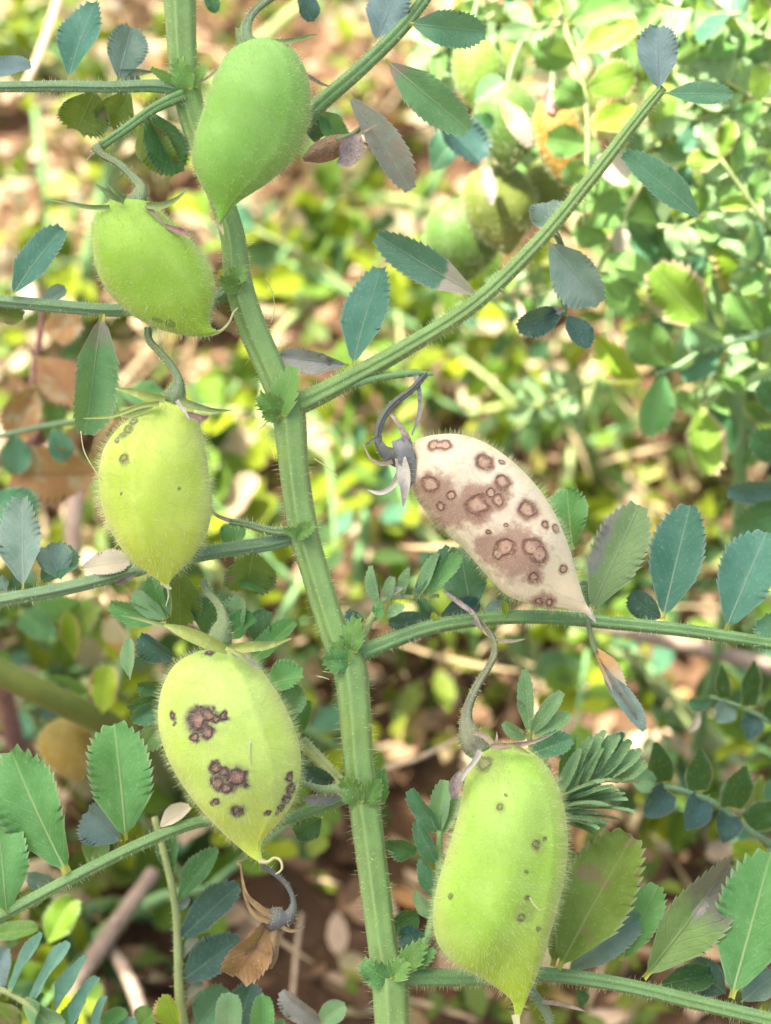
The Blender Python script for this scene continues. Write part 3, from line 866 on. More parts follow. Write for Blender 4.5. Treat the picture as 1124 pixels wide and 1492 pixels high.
def bg_plant(label, x, y, seed, stems=3, height=0.10, kinds=('sun', 'sunedge', 'yellow', 'blue'), weights=(0.5, 0.2, 0.1, 0.2), spread=0.5, leaf_len=0.0078, step=0.017, toward=None):
    r = np.random.default_rng(seed)
    root = empty('chickpea_plant', (x, y, float(ground_z(np.array(x), np.array(y)))))
    tag(root, label, 'plant', 'chickpea plants growing behind')
    weights = np.array(weights) / sum(weights)
    for s in range(stems):
        az = r.uniform(0, 6.283) if toward is None else toward + r.normal() * 0.6
        out = np.array((math.cos(az), math.sin(az), 0)) * spread * r.uniform(0.5, 1.2)
        b = np.array((x, y, -0.002))
        pts = [b, b + (out * 0.25 + np.array((0, 0, 0.45))) * height, b + (out * 0.7 + np.array((0, 0, 0.8))) * height, b + (out * 1.2 + np.array((0, 0, 1.0))) * height * r.uniform(0.85, 1.15)]
        c = catmull(np.array(pts), 40)
        if not any(in_view(p, 60) and depth_of(p) > 400 for p in c): continue
        world_tube('stem', pts, [0.0018, 0.0015, 0.0012, 0.0007], M['stalk_pale' if r.random() < 0.5 else 'stalk'], root, ring=7, n=14)
        ln = np.linalg.norm(np.diff(c, axis=0), axis=1).sum()
        nl = max(3, int(ln / step))
        for k in range(nl):
            f = 0.18 + 0.82 * k / (nl - 1)
            p = c[min(39, int(f * 39))]
            a2 = az + (k % 2) * math.pi + r.normal() * 0.8
            d = np.array((math.cos(a2), math.sin(a2), r.uniform(0.0, 0.8)))
            bg_leaf(root, 'stalk_pale' if r.random() < 0.4 else 'stalk', kinds, weights, p, d, r.uniform(0.022, 0.034), r, pairs=int(r.integers(4, 7)), leaf_len=leaf_len * r.uniform(0.85, 1.15))
    return root

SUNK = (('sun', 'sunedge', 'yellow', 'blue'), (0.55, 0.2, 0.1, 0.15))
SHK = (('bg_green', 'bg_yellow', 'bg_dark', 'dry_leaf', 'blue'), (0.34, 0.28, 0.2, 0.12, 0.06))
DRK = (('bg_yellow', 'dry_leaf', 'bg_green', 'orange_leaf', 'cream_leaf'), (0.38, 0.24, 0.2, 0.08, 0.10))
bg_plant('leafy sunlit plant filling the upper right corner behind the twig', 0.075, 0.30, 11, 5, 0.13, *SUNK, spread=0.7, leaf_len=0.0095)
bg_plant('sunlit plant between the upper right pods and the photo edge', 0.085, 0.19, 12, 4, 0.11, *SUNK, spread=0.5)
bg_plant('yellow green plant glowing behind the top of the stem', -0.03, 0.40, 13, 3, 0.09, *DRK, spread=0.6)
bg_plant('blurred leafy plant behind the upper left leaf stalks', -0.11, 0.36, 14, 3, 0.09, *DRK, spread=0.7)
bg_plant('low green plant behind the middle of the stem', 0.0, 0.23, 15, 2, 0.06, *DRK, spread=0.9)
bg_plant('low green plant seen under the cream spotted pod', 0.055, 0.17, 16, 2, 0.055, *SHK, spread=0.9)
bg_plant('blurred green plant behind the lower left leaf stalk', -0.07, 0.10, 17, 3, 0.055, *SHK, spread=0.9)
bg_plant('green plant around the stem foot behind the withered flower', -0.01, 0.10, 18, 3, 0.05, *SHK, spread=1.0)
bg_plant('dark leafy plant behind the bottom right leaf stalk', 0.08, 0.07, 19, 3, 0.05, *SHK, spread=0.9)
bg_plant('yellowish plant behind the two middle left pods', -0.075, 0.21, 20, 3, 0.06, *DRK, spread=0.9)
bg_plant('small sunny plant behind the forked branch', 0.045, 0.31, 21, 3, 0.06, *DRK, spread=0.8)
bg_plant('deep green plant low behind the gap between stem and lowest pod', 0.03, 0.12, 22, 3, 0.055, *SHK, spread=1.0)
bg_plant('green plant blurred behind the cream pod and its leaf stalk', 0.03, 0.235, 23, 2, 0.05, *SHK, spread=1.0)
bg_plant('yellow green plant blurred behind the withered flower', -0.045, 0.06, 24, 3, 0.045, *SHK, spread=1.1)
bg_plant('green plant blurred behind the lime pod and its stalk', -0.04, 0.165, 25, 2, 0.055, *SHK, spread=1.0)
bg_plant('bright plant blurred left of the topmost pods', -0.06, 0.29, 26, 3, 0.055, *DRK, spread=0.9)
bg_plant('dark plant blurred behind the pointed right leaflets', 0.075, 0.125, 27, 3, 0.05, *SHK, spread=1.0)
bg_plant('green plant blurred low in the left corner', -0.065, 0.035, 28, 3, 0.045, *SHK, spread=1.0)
# ------------------------------------------------------------------ plants traced from the photograph, standing a little behind
def ground_hit(x, y):
    """the soil point seen at a pixel"""
    r = P(x, y, 0) - CAM
    return CAM + r * (-CAM[2] / r[2])

def at_ground(x, y, d):
    """foot of a plant below a point of it"""
    p = P(x, y, d)
    return (p[0], p[1] + 0.01, 0.0)

def traced(parent, rows, stalk_obj=None):
    for row in rows:
        mat, rest = row[0], row[1:]
        kw = {}
        if isinstance(rest[-1], dict): kw = rest[-1]; rest = rest[:-1]
        leaf(stalk_obj or parent, M[mat], *rest, **kw)

up = empty('chickpea_plant', at_ground(1000, 500, 800))
tag(up, 'sunlit plant with round toothed leaflets and yellowing pods behind the upper right twig', 'plant', 'chickpea plants growing behind')
pq = P(1100, 560, 900); world_tube('stem', [(pq[0], pq[1] + 0.01, 0), pq - np.array((0, 0, 0.02)), P(960, 300, 800), P(815, -40, 700)], [0.0012, 0.0012, 0.001, 0.0008], M['stalk'], up)
s1 = stalk('leaf_stalk', up, M['stalk_pale'], [(800, -30, 620, 9), (830, 60, 610, 9), (850, 125, 600, 8), (857, 190, 600, 8), (854, 262, 600, 6), (850, 330, 620, 5)])
traced(up, [
 ('sun', 826, 34, 918, 2, 56, 610, 640, 0.2, 0.2), ('sunedge', 842, 78, 930, 32, 52, 605, 600, 0.3, 0.15), ('sunedge', 852, 132, 925, 106, 58, 600, 590, -0.1, 0.15),
 ('yellow', 858, 186, 928, 164, 52, 600, 600, 0.2, 0.3), ('sun', 838, 86, 780, 70, 46, 605, 570, 0.5, 0.3), ('sun', 856, 150, 808, 126, 44, 600, 580, 0.3, 0.2),
 ('sun', 857, 214, 797, 202, 50, 600, 590, 0.0, 0.2), ('sun', 854, 258, 824, 242, 40, 600, 580, 0.4, 0.3), ('cream_leaf', 862, 230, 915, 262, 50, 620, 640, 0.3, 0.3),
 ('sun', 850, 328, 905, 290, 50, 640, 700, -0.3, 0.3), ('sunedge', 785, 20, 812, 0, 40, 610, 600, 0, 0.2)], s1)
s2 = stalk('leaf_stalk', up, M['stalk_pale'], [(940, 265, 820, 10), (908, 320, 800, 9), (875, 385, 780, 8), (850, 430, 780, 5)])
traced(up, [
 ('sun', 880, 369, 956, 412, 42, 770, 740, 0.3, 0.3), ('sun', 870, 392, 924, 462, 46, 770, 760, 0.2, 0.3), ('sun', 905, 320, 990, 300, 50, 800, 830, 0.3, 0.2),
 ('sun', 890, 350, 838, 330, 44, 780, 800, 0.3, 0.3), ('sun', 925, 285, 1000, 270, 46, 810, 850, -0.2, 0.3), ('blue', 912, 318, 975, 375, 60, 860, 900, -0.2, 0.3), ('cream_leaf', 905, 322, 900, 372, 26, 790, 770, 0.3, 0.4)], s2)
s3 = stalk('leaf_stalk', up, M['stalk_blue'], [(1160, 470, 760, 14), (1105, 488, 760, 13), (1040, 505, 760, 12), (985, 535, 760, 9), (955, 545, 760, 6)], hairs=150)
traced(up, [
 ('sunedge', 1030, 478, 953, 390, 82, 750, 700, 0.15, 0.25), ('sun', 1112, 482, 1065, 425, 40, 750, 720, 0.5, 0.4), ('yellow', 1122, 440, 1043, 352, 84, 780, 740, -0.1, 0.2),
 ('sun', 978, 533, 922, 474, 62, 750, 720, 0.3, 0.3), ('blue', 1050, 505, 990, 545, 40, 770, 760, 0.5, 0.4), ('green', 968, 540, 942, 634, 52, 760, 780, 0.1, 0.4),
 ('sun', 1035, 540, 1092, 556, 46, 780, 800, 0.2, 0.3), ('pale', 1058, 500, 1004, 472, 40, 740, 720, 0.6, 0.5), ('sun', 1140, 500, 1120, 420, 50, 760, 760, 0.3, 0.3)], s3)
s4 = stalk('leaf_stalk', up, M['stalk_pale'], [(1070, 500, 860, 8), (1040, 545, 880, 8), (1020, 590, 900, 7), (1012, 610, 900, 5)])
traced(up, [('sunedge', 1019, 588, 1034, 692, 60, 890, 870, 0.1, 0.2), ('dark', 1030, 590, 1065, 660, 40, 930, 940, 0.4, 0.3), ('sun', 1015, 600, 990, 570, 30, 890, 880, 0.3, 0.3)], s4)
leaf(up, M['yellow'], 936, 556, 872, 486, 46, 900, 880, 0.5, 0.55)
leaf(up, M['orange_leaf'], 727, 140, 770, 216, 34, 560, 540, 0.3, 0.5)

def bg_pod_material(name, c1, c2, c3):
    return lambda at: pod_material(name, c1, c2, c3, [], [], edge_col=tuple(min(1, c * 1.3) for c in c1))
def simple_pod(parent, name, cols, base, tip, w, d, hairs=900, label=None, depth=0.75):
    b, t = np.array(base, float), np.array(tip, float)
    ax = t - b; L = np.linalg.norm(ax); ax /= L; sd = np.array((-ax[1], ax[0]))
    prof = [(0, 0.12), (0.06, 0.55), (0.2, 0.9), (0.42, 1.0), (0.65, 0.85), (0.84, 0.48), (0.95, 0.15), (1.0, 0.02)]
    lf = [tuple(b + ax * L * f - sd * w * 0.5 * h * (1.08 if 0.2 < f < 0.7 else 1)) for f, h in prof]
    rt = [tuple(b + ax * L * f + sd * w * 0.5 * h) for f, h in prof]
    o = pod(parent, bg_pod_material(name, *cols), lf, rt, d, depth, hairs=hairs, hair_len=9, nt=30, nr=28, label=label, hw=0.8)
    return o
YG = ((0.11, 0.15, 0.02), (0.14, 0.18, 0.03), (0.17, 0.18, 0.03))  # olive, lowered in colour to stand for shade on the pods
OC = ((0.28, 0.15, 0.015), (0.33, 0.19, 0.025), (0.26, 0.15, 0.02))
GP = ((0.06, 0.14, 0.02), (0.09, 0.17, 0.03), (0.10, 0.17, 0.025))  # dark green that carries the shade on these pods
GL = ((0.13, 0.24, 0.03), (0.17, 0.28, 0.04), (0.17, 0.26, 0.03))  # green with some of the pods' shade put into the colour
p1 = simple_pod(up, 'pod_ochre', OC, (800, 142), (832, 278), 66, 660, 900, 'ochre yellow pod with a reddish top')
strip('sepal', p1, M['petal_pink'], [(802, 120, 640, 12), (800, 150, 630, 22), (806, 165, 625, 6)])
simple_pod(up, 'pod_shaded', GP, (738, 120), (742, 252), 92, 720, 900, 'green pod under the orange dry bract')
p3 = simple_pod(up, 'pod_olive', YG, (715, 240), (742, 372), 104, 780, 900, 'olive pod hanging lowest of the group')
strip('sepal', p3, M['petal_grey'], [(708, 245, 700, 16), (714, 275, 690, 26), (716, 298, 690, 8)])
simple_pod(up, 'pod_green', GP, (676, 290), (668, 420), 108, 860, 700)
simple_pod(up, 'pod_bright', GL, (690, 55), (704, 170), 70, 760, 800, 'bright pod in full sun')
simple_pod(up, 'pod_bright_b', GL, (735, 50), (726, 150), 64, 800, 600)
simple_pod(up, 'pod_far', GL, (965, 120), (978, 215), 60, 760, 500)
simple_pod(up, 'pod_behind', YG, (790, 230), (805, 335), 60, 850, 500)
simple_pod(up, 'pod_cream', ((0.5, 0.46, 0.12), (0.55, 0.5, 0.2), (0.6, 0.55, 0.3)), (905, 150), (868, 205), 50, 690, 400)
for (a, b, c, e) in [((700, -20), (692, 20), (688, 42), 0), ((800, 80), (806, 110), (800, 145), 0), ((760, 60), (748, 90), (740, 122), 0), ((730, 190), (715, 220), (715, 242), 0)]:
    stalk('pedicel', up, M['pedicel_green'], [(*a, 760, 8), (*b, 740, 8), (*c, 730, 8)])
leaf(up, M['deepblue'], 640, 172, 702, 235, 62, 560, 540, 0.3, 0.4); leaf(up, M['blue'], 628, 250, 672, 200, 50, 640, 620, 0.4, 0.3)
leaf(up, M['pale'], 690, 150, 735, 120, 34, 600, 590, 0.3, 0.4); leaf(up, M['dark'], 690, 165, 715, 190, 26, 600, 600, 0.3, 0.4)

# sprig of pointed dark leaflets at the right edge
rs = empty('chickpea_plant', at_ground(1100, 1250, 420))
tag(rs, 'plant at the right edge with small dark pointed leaflets in two rows', 'plant', 'chickpea plants growing behind')
pe = P(1190, 1260, 430); world_tube('stem', [(pe[0], pe[1] + 0.01, 0), pe, P(1210, 1000, 450)], [0.0016, 0.0014, 0.001], M['stalk'], rs)
q1 = stalk('leaf_stalk', rs, M['stalk_blue'], [(1185, 1262, 430, 10), (1100, 1215, 360, 10), (1040, 1170, 330, 10), (985, 1150, 310, 9), (925, 1138, 300, 6)], hairs=200)
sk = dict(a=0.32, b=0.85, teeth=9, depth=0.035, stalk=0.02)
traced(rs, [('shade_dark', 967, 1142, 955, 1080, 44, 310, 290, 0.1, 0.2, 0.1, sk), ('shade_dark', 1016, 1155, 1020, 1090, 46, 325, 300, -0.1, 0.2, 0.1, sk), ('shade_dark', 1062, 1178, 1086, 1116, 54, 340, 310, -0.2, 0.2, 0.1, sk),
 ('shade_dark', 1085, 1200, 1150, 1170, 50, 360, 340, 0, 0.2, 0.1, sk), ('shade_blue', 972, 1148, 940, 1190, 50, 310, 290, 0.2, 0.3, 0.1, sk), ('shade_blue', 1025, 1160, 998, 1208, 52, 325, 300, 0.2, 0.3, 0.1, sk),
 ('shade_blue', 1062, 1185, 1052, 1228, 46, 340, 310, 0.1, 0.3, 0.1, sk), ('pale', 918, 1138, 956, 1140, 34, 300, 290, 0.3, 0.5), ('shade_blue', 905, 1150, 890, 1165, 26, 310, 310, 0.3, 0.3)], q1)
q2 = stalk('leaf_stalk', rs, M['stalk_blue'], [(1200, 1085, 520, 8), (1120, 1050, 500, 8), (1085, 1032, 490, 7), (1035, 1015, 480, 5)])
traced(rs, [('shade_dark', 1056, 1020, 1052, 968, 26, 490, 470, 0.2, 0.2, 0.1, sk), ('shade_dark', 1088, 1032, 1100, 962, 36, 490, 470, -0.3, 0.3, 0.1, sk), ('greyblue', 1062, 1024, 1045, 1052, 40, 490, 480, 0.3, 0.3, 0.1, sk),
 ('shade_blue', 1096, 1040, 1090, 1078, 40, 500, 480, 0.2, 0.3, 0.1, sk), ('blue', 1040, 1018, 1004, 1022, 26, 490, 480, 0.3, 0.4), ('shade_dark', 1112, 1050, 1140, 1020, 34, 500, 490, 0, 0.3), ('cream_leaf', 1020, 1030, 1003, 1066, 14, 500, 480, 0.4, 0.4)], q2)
q3 = stalk('leaf_stalk', rs, M['stalk'], [(1200, 1270, 520, 8), (1130, 1240, 520, 8), (1070, 1255, 500, 6)])
traced(rs, [('yellow', 1120, 1240, 1068, 1235, 40, 500, 490, 0.3, 0.3), ('sun', 1100, 1252, 1062, 1272, 40, 500, 480, 0.3, 0.3), ('olive', 1110, 1130, 1095, 1200, 46, 560, 560, 0.2, 0.4), ('blue', 1150, 1120, 1118, 1165, 34, 540, 540, 0.3, 0.3)], q3)
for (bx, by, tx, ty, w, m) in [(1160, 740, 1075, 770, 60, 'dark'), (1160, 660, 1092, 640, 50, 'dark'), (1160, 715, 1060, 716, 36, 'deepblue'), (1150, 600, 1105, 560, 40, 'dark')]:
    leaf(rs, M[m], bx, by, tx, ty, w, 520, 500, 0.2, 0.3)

# sprigs behind, at the left and at the foot
ls = empty('chickpea_plant', at_ground(100, 1500, 500))
tag(ls, 'plant with fans of narrow teal leaflets in the bottom left corner', 'plant', 'chickpea plants growing behind')
pl = P(-60, 1560, 330); world_tube('stem', [(pl[0], pl[1] + 0.01, 0), pl, P(-90, 1300, 350)], [0.0016, 0.0014, 0.001], M['stalk'], ls)
M['teal_bright'] = leaf_material('leaf_bright_teal', (0.14, 0.33, 0.26), (0.20, 0.40, 0.33), rib=(0.36, 0.55, 0.42))
q4 = stalk('leaf_stalk', ls, M['stalk_pale'], [(-40, 1430, 200, 9), (15, 1448, 190, 9), (60, 1480, 180, 9), (110, 1530, 170, 8)], hairs=150)
nk = dict(a=0.5, b=0.6, teeth=9, depth=0.05, stalk=0.02)
traced(ls, [('teal_bright', 15, 1448, 64, 1360, 16, 190, 150, 0.8, 0.6, 0.1, nk), ('teal_bright', 48, 1462, 103, 1374, 19, 185, 145, 0.8, 0.6, 0.1, nk), ('teal_bright', 78, 1480, 128, 1394, 19, 180, 140, 0.8, 0.6, 0.1, nk),
 ('teal_bright', 104, 1500, 144, 1424, 21, 175, 135, 0.7, 0.6, 0.1, nk), ('teal_bright', 140, 1510, 156, 1452, 18, 175, 135, 0.7, 0.6, 0.1, nk), ('pale', 35, 1455, 95, 1492, 40, 185, 170, -0.3, 0.5, 0.1, nk),
 ('green', 55, 1500, 66, 1450, 22, 190, 170, 0.8, 0.6, 0.1, nk), ('green', 90, 1520, 125, 1456, 30, 190, 170, 0.6, 0.6, 0.1, nk), ('olive', -10, 1460, 25, 1500, 40, 200, 200, 0.2, 0.4), ('green', 150, 1500, 186, 1474, 24, 200, 190, 0.5, 0.5, 0.1, nk),
 ('teal_bright', 160, 1512, 200, 1488, 22, 200, 190, 0.5, 0.5, 0.1, nk)], q4)
leaf(ls, M['slate'], -15, 1470, 8, 1380, 40, 260, 250, 0.3, 0.3); leaf(ls, M['sun'], -20, 1365, 56, 1352, 26, 260, 250, 0.5, 0.4); leaf(ls, M['bg_green'], 70, 1375, 108, 1308, 46, 700, 690, 0.3, 0.3)
q5 = stalk('leaf_stalk', ls, M['stalk_pale'], [(225, 1190, 230, 10), (246, 1270, 225, 11), (257, 1330, 220, 12), (260, 1400, 215, 13), (262, 1450, 215, 15), (270, 1520, 230, 18)], hairs=220)
traced(ls, [('dark', 250, 1280, 246, 1205, 34, 230, 250, 0.2, 0.4), ('dark', 258, 1315, 320, 1238, 34, 225, 200, 0.5, 0.5), ('deepblue', 262, 1370, 350, 1290, 48, 220, 200, 0.4, 0.4),
 ('deepblue', 262, 1432, 352, 1368, 54, 215, 200, 0.3, 0.4), ('greyblue', 257, 1330, 276, 1308, 16, 230, 230, 0.5, 0.4), ('withered', 262, 1400, 290, 1366, 14, 220, 210, 0.6, 0.5), ('withered', 268, 1462, 296, 1430, 14, 220, 210, 0.6, 0.5),
 ('yellow', 262, 1500, 246, 1448, 40, 180, 160, 0.4, 0.6), ('blue', 285, 1500, 330, 1440, 50, 260, 250, 0.3, 0.4), ('sun', 200, 1500, 225, 1476, 40, 230, 220, 0.4, 0.5)], q5)
fs = empty('chickpea_plant', at_ground(420, 1600, 300))
tag(fs, 'low plant with blunt green leaflets at the bottom edge left of the stem', 'plant', 'chickpea plants growing behind')
q6 = stalk('leaf_stalk', fs, M['stalk'], [(360, 1640, 240, 10), (365, 1560, 200, 10), (390, 1510, 190, 8), (470, 1500, 190, 6)])
traced(fs, [('pale', 335, 1530, 336, 1446, 40, 170, 140, 0.2, 0.4, 0.1, dict(a=0.5, b=0.35)), ('green', 385, 1530, 384, 1448, 36, 170, 140, 0.1, 0.4, 0.1, dict(a=0.5, b=0.35)), ('deepblue', 350, 1500, 368, 1432, 50, 220, 210, 0.2, 0.4),
 ('dry_grey', 470, 1492, 412, 1442, 40, 170, 150, 0.3, 0.6), ('pale', 460, 1490, 505, 1466, 34, 180, 170, 0.3, 0.5), ('sepal' if False else 'pale', 400, 1520, 412, 1484, 20, 170, 160, 0.3, 0.5)], q6)

# reddish drying plant at the left
rd = empty('chickpea_plant', at_ground(60, 650, 900))
tag(rd, 'drying plant with reddish brown leaflets behind the left pods', 'plant', 'chickpea plants growing behind')
pr = P(-40, 760, 950); world_tube('stem', [(pr[0], pr[1] + 0.01, 0), pr, P(60, 640, 900), P(115, 555, 880), P(135, 500, 880)], [0.002, 0.0016, 0.0013, 0.0011, 0.0008], M['red_stalk'], rd)
s7 = stalk('leaf_stalk', rd, M['red_stalk'], [(45, 660, 900, 10), (48, 560, 900, 12), (60, 480, 900, 9), (64, 430, 900, 6)])
traced(rd, [('red_leaf', 55, 520, 115, 590, 70, 880, 860, 0.3, 0.3), ('red_leaf', 52, 560, 20, 640, 60, 880, 860, 0.2, 0.3), ('red_leaf', 62, 480, 120, 470, 60, 880, 860, 0.1, 0.3), ('sun', 85, 560, 70, 640, 36, 870, 860, 0.3, 0.3)], s7)
leaf(rd, M['red_leaf'], 150, 690, 15, 688, 86, 800, 780, 0.2, 0.25); leaf(rd, M['blue'], 20, 630, 22, 690, 44, 760, 760, 0.3, 0.3); leaf(rd, M['blue'], 78, 622, 92, 672, 36, 760, 760, 0.3, 0.3)
s8 = stalk('leaf_stalk', rd, M['stalk_blue'], [(-20, 640, 740, 8), (60, 622, 730, 8), (130, 610, 720, 7)])
leaf(rd, M['green'], 175, 570, 240, 585, 40, 740, 720, 0.3, 0.3); leaf(rd, M['blue'], -20, 720, 35, 770, 80, 520, 520, 0.3, 0.3)

# thick yellow-green stem crossing the lower left, with its pod
ys = empty('chickpea_plant', at_ground(60, 1000, 900))
tag(ys, 'plant with a thick yellow green stem slanting across the lower left', 'plant', 'chickpea plants growing behind')
M['stem_yellow'] = stem_material('stem_yellow_green', (0.115, 0.16, 0.03), (0.17, 0.21, 0.05), (0.09, 0.13, 0.02))
py = P(290, 1140, 850)
world_tube('stem', [ground_hit(270, 1170), P(215, 1100, 1200), P(150, 1050, 850), P(60, 1010, 780), P(-20, 968, 760), P(-150, 900, 760)], [0.0021, 0.0021, 0.0021, 0.0021, 0.002, 0.0019], M['stem_yellow'], ys, ring=12)
simple_pod(ys, 'pod_yellow_shade', ((0.26, 0.19, 0.03), (0.32, 0.24, 0.05), (0.22, 0.16, 0.03)), (80, 1050), (120, 1140), 78, 900, 500, 'round yellow pod, blurred')
for i, (bx, by, tx, ty, w, m) in enumerate([(150, 1040, 160, 970, 46, 'yellow'), (130, 1010, 70, 985, 36, 'sun'), (60, 1050, 95, 1000, 40, 'deepblue'), (110, 960, 100, 890, 30, 'yellow'), (120, 900, 60, 860, 50, 'green'), (95, 930, 150, 880, 50, 'olive'), (40, 1000, 0, 950, 50, 'green'), (190, 960, 170, 900, 50, 'orange_leaf'), (30, 890, 80, 930, 40, 'dark')]):
    leaf(ys, M[m], bx, by, tx, ty, w, 820 + 20 * i, 800, 0.3, 0.3)

# the thick mass of sunlit toothed leaflets at the upper right: compound leaves of that sunlit plant
rt_ = np.random.default_rng(31)
M['sun_pale'] = leaf_material('leaf_sunlit_pale', (0.22, 0.38, 0.17), (0.32, 0.47, 0.26), rib=(0.40, 0.50, 0.26), trans=0.25, sheen=0.0, vary=0.4)  # colour raised to carry part of the sunlit brightness
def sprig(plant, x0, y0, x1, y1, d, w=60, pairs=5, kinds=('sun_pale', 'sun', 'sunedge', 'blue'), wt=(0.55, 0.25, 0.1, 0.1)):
    d = d * 0.95
    dz = rt_.uniform(-60, 60)
    st = stalk('leaf_stalk', plant, M['stalk_pale'], [(x0, y0, d, 8), ((x0 + x1) / 2 + rt_.normal() * 8, (y0 + y1) / 2 + rt_.normal() * 8, d + dz * 0.5, 7), (x1, y1, d + dz, 5)], n=8, ring=7)
    ax = np.array((x1 - x0, y1 - y0), float); L = np.linalg.norm(ax); ax /= L; sd = np.array((-ax[1], ax[0]))
    for k in range(pairs):
        f = 0.12 + 0.85 * k / (pairs - 1)
        for s in (-1, 1):
            p = np.array((x0, y0)) + ax * L * f
            dr = sd * s + ax * rt_.uniform(0.3, 0.9); dr /= np.linalg.norm(dr)
            ll = w * rt_.uniform(0.8, 1.15); e = p + dr * ll * rt_.uniform(0.75, 1.0)
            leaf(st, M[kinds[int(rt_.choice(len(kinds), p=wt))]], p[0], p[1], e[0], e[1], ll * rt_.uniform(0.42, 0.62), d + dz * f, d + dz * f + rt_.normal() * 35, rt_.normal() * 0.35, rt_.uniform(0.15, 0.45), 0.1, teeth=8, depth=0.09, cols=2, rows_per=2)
    e = np.array((x1, y1)) + ax * w
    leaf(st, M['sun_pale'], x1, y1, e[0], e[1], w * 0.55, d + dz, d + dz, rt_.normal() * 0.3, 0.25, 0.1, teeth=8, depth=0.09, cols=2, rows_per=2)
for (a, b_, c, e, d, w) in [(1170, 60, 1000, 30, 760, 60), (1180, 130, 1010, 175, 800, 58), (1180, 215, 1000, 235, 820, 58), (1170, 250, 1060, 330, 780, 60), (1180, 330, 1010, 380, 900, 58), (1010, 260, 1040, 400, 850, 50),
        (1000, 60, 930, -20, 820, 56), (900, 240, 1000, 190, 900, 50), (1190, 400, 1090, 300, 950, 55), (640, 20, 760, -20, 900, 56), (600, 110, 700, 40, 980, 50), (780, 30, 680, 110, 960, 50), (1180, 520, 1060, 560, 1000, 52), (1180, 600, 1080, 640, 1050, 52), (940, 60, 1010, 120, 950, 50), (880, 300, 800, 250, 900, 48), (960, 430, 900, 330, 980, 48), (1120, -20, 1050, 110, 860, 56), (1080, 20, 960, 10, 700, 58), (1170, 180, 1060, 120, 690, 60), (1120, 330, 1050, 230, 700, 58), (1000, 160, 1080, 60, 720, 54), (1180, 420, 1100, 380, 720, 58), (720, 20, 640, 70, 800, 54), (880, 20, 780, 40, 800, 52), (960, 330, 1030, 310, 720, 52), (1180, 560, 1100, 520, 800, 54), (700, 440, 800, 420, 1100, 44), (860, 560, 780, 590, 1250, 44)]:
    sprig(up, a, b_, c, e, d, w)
# ------------------------------------------------------------------ the plant in focus
foot = P(690, 3509, 0)
plant = empty('chickpea_plant', (foot[0], foot[1], 0))
tag(plant, 'sharp foreground chickpea plant with hairy ribbed stem and spotted swollen pods', 'plant')

stem = stalk('main_stem', plant, M['stem'], [(258, -120, 40, 46), (262, 0, 30, 46), (266, 80, 20, 42), (278, 160, 20, 40), (312, 260, 20, 36), (338, 340, 15, 36), (346, 405, 10, 40), (365, 470, 5, 42), (400, 550, 0, 42), (420, 600, 0, 48), (428, 680, 0, 43), (440, 765, 0, 44), (455, 820, 0, 41), (486, 920, 0, 42), (508, 965, 0, 50),
     (516, 1020, 0, 47), (522, 1110, 0, 44), (530, 1165, 0, 46), (545, 1280, 0, 44), (558, 1380, 0, 43), (568, 1425, 0, 54), (572, 1500, 0, 50), (600, 1900, 30, 52), (650, 2700, 60, 54), (690, 3530, 0, 56)], n=260, ring=56, ribs=7, amp=0.032, hairs=5200, hair_len=13, hair_w=0.55)
# stipules at the nodes
M['stipule'] = leaf_material('stipule_green', (0.14, 0.30, 0.09), (0.20, 0.38, 0.13), rib=(0.36, 0.50, 0.24))
stp = dict(teeth=5, depth=0.16, a=0.35, b=0.7, stalk=0.0, name='stipule', t0=0.2)
for (m, bx, by, tx, ty, w, d0, d1, roll) in [
    ('green', 275, 130, 258, 78, 36, -5, -20, 0.3), ('green', 258, 118, 214, 96, 14, -5, -20, 0.6), ('green', 286, 128, 300, 90, 22, 0, 0, 0.4),
    ('green', 352, 420, 316, 402, 28, -15, -25, 0.3), ('green', 340, 412, 362, 388, 30, -18, -25, 0.2),
    ('pale', 408, 606, 432, 524, 46, -22, -28, 0.2), ('green', 412, 600, 372, 572, 40, -22, -30, 0.2), ('pale', 410, 604, 378, 604, 24, -24, -34, 0.3),
    ('green', 432, 782, 464, 762, 26, -22, -30, 0.2), ('green', 445, 776, 408, 770, 18, -20, -30, 0.4),
    ('blue', 512, 962, 464, 962, 40, -24, -30, 0.2), ('green', 506, 968, 486, 930, 36, -24, -30, 0.2), ('pale', 512, 950, 522, 892, 38, -20, -20, 0.2),
    ('green', 524, 1170, 497, 1126, 40, -22, -32, 0.2), ('green', 530, 1172, 552, 1128, 38, -22, -30, -0.2), ('blue', 556, 1172, 556, 1112, 28, 30, 30, 0.2),
    ('blue', 566, 1428, 522, 1398, 44, -24, -34, 0.2), ('green', 570, 1424, 596, 1396, 40, -26, -30, 0.1), ('pale', 584, 1420, 622, 1366, 36, -10, -10, 0.4), ('blue', 600, 1412, 640, 1380, 26, 0, 0, 0.4)]:
    leaf(stem, M['stipule' if m != 'blue' else 'green'], bx, by, bx + (tx - bx) * 0.86, by + (ty - by) * 0.86, w * 0.85, d0, d1, roll, 0.3, 0.4, fuzz=30, **stp)
for (x0, y0, x1, y1) in [(378, 626, 392, 608), (458, 668, 492, 694), (395, 470, 400, 440), (400, 440, 388, 405), (462, 985, 480, 990), (392, 650, 400, 668), (508, 985, 470, 978)]:
    stalk('long_hair', stem, M['style'], [(x0, y0, -20, 1.6), ((x0 + x1) / 2 + 2, (y0 + y1) / 2, -22, 1.6), (x1, y1, -24, 0.8)], ring=5)

def leaf_branch(mat, path, hairs, rows, ribs=5, ring=22, hair_len=9):
    st = stalk('leaf_stalk', plant, M[mat], path, n=60, ring=ring, ribs=ribs, amp=0.05, hairs=hairs, hair_len=hair_len, hair_w=0.5)
    traced(plant, rows, st)
    return st

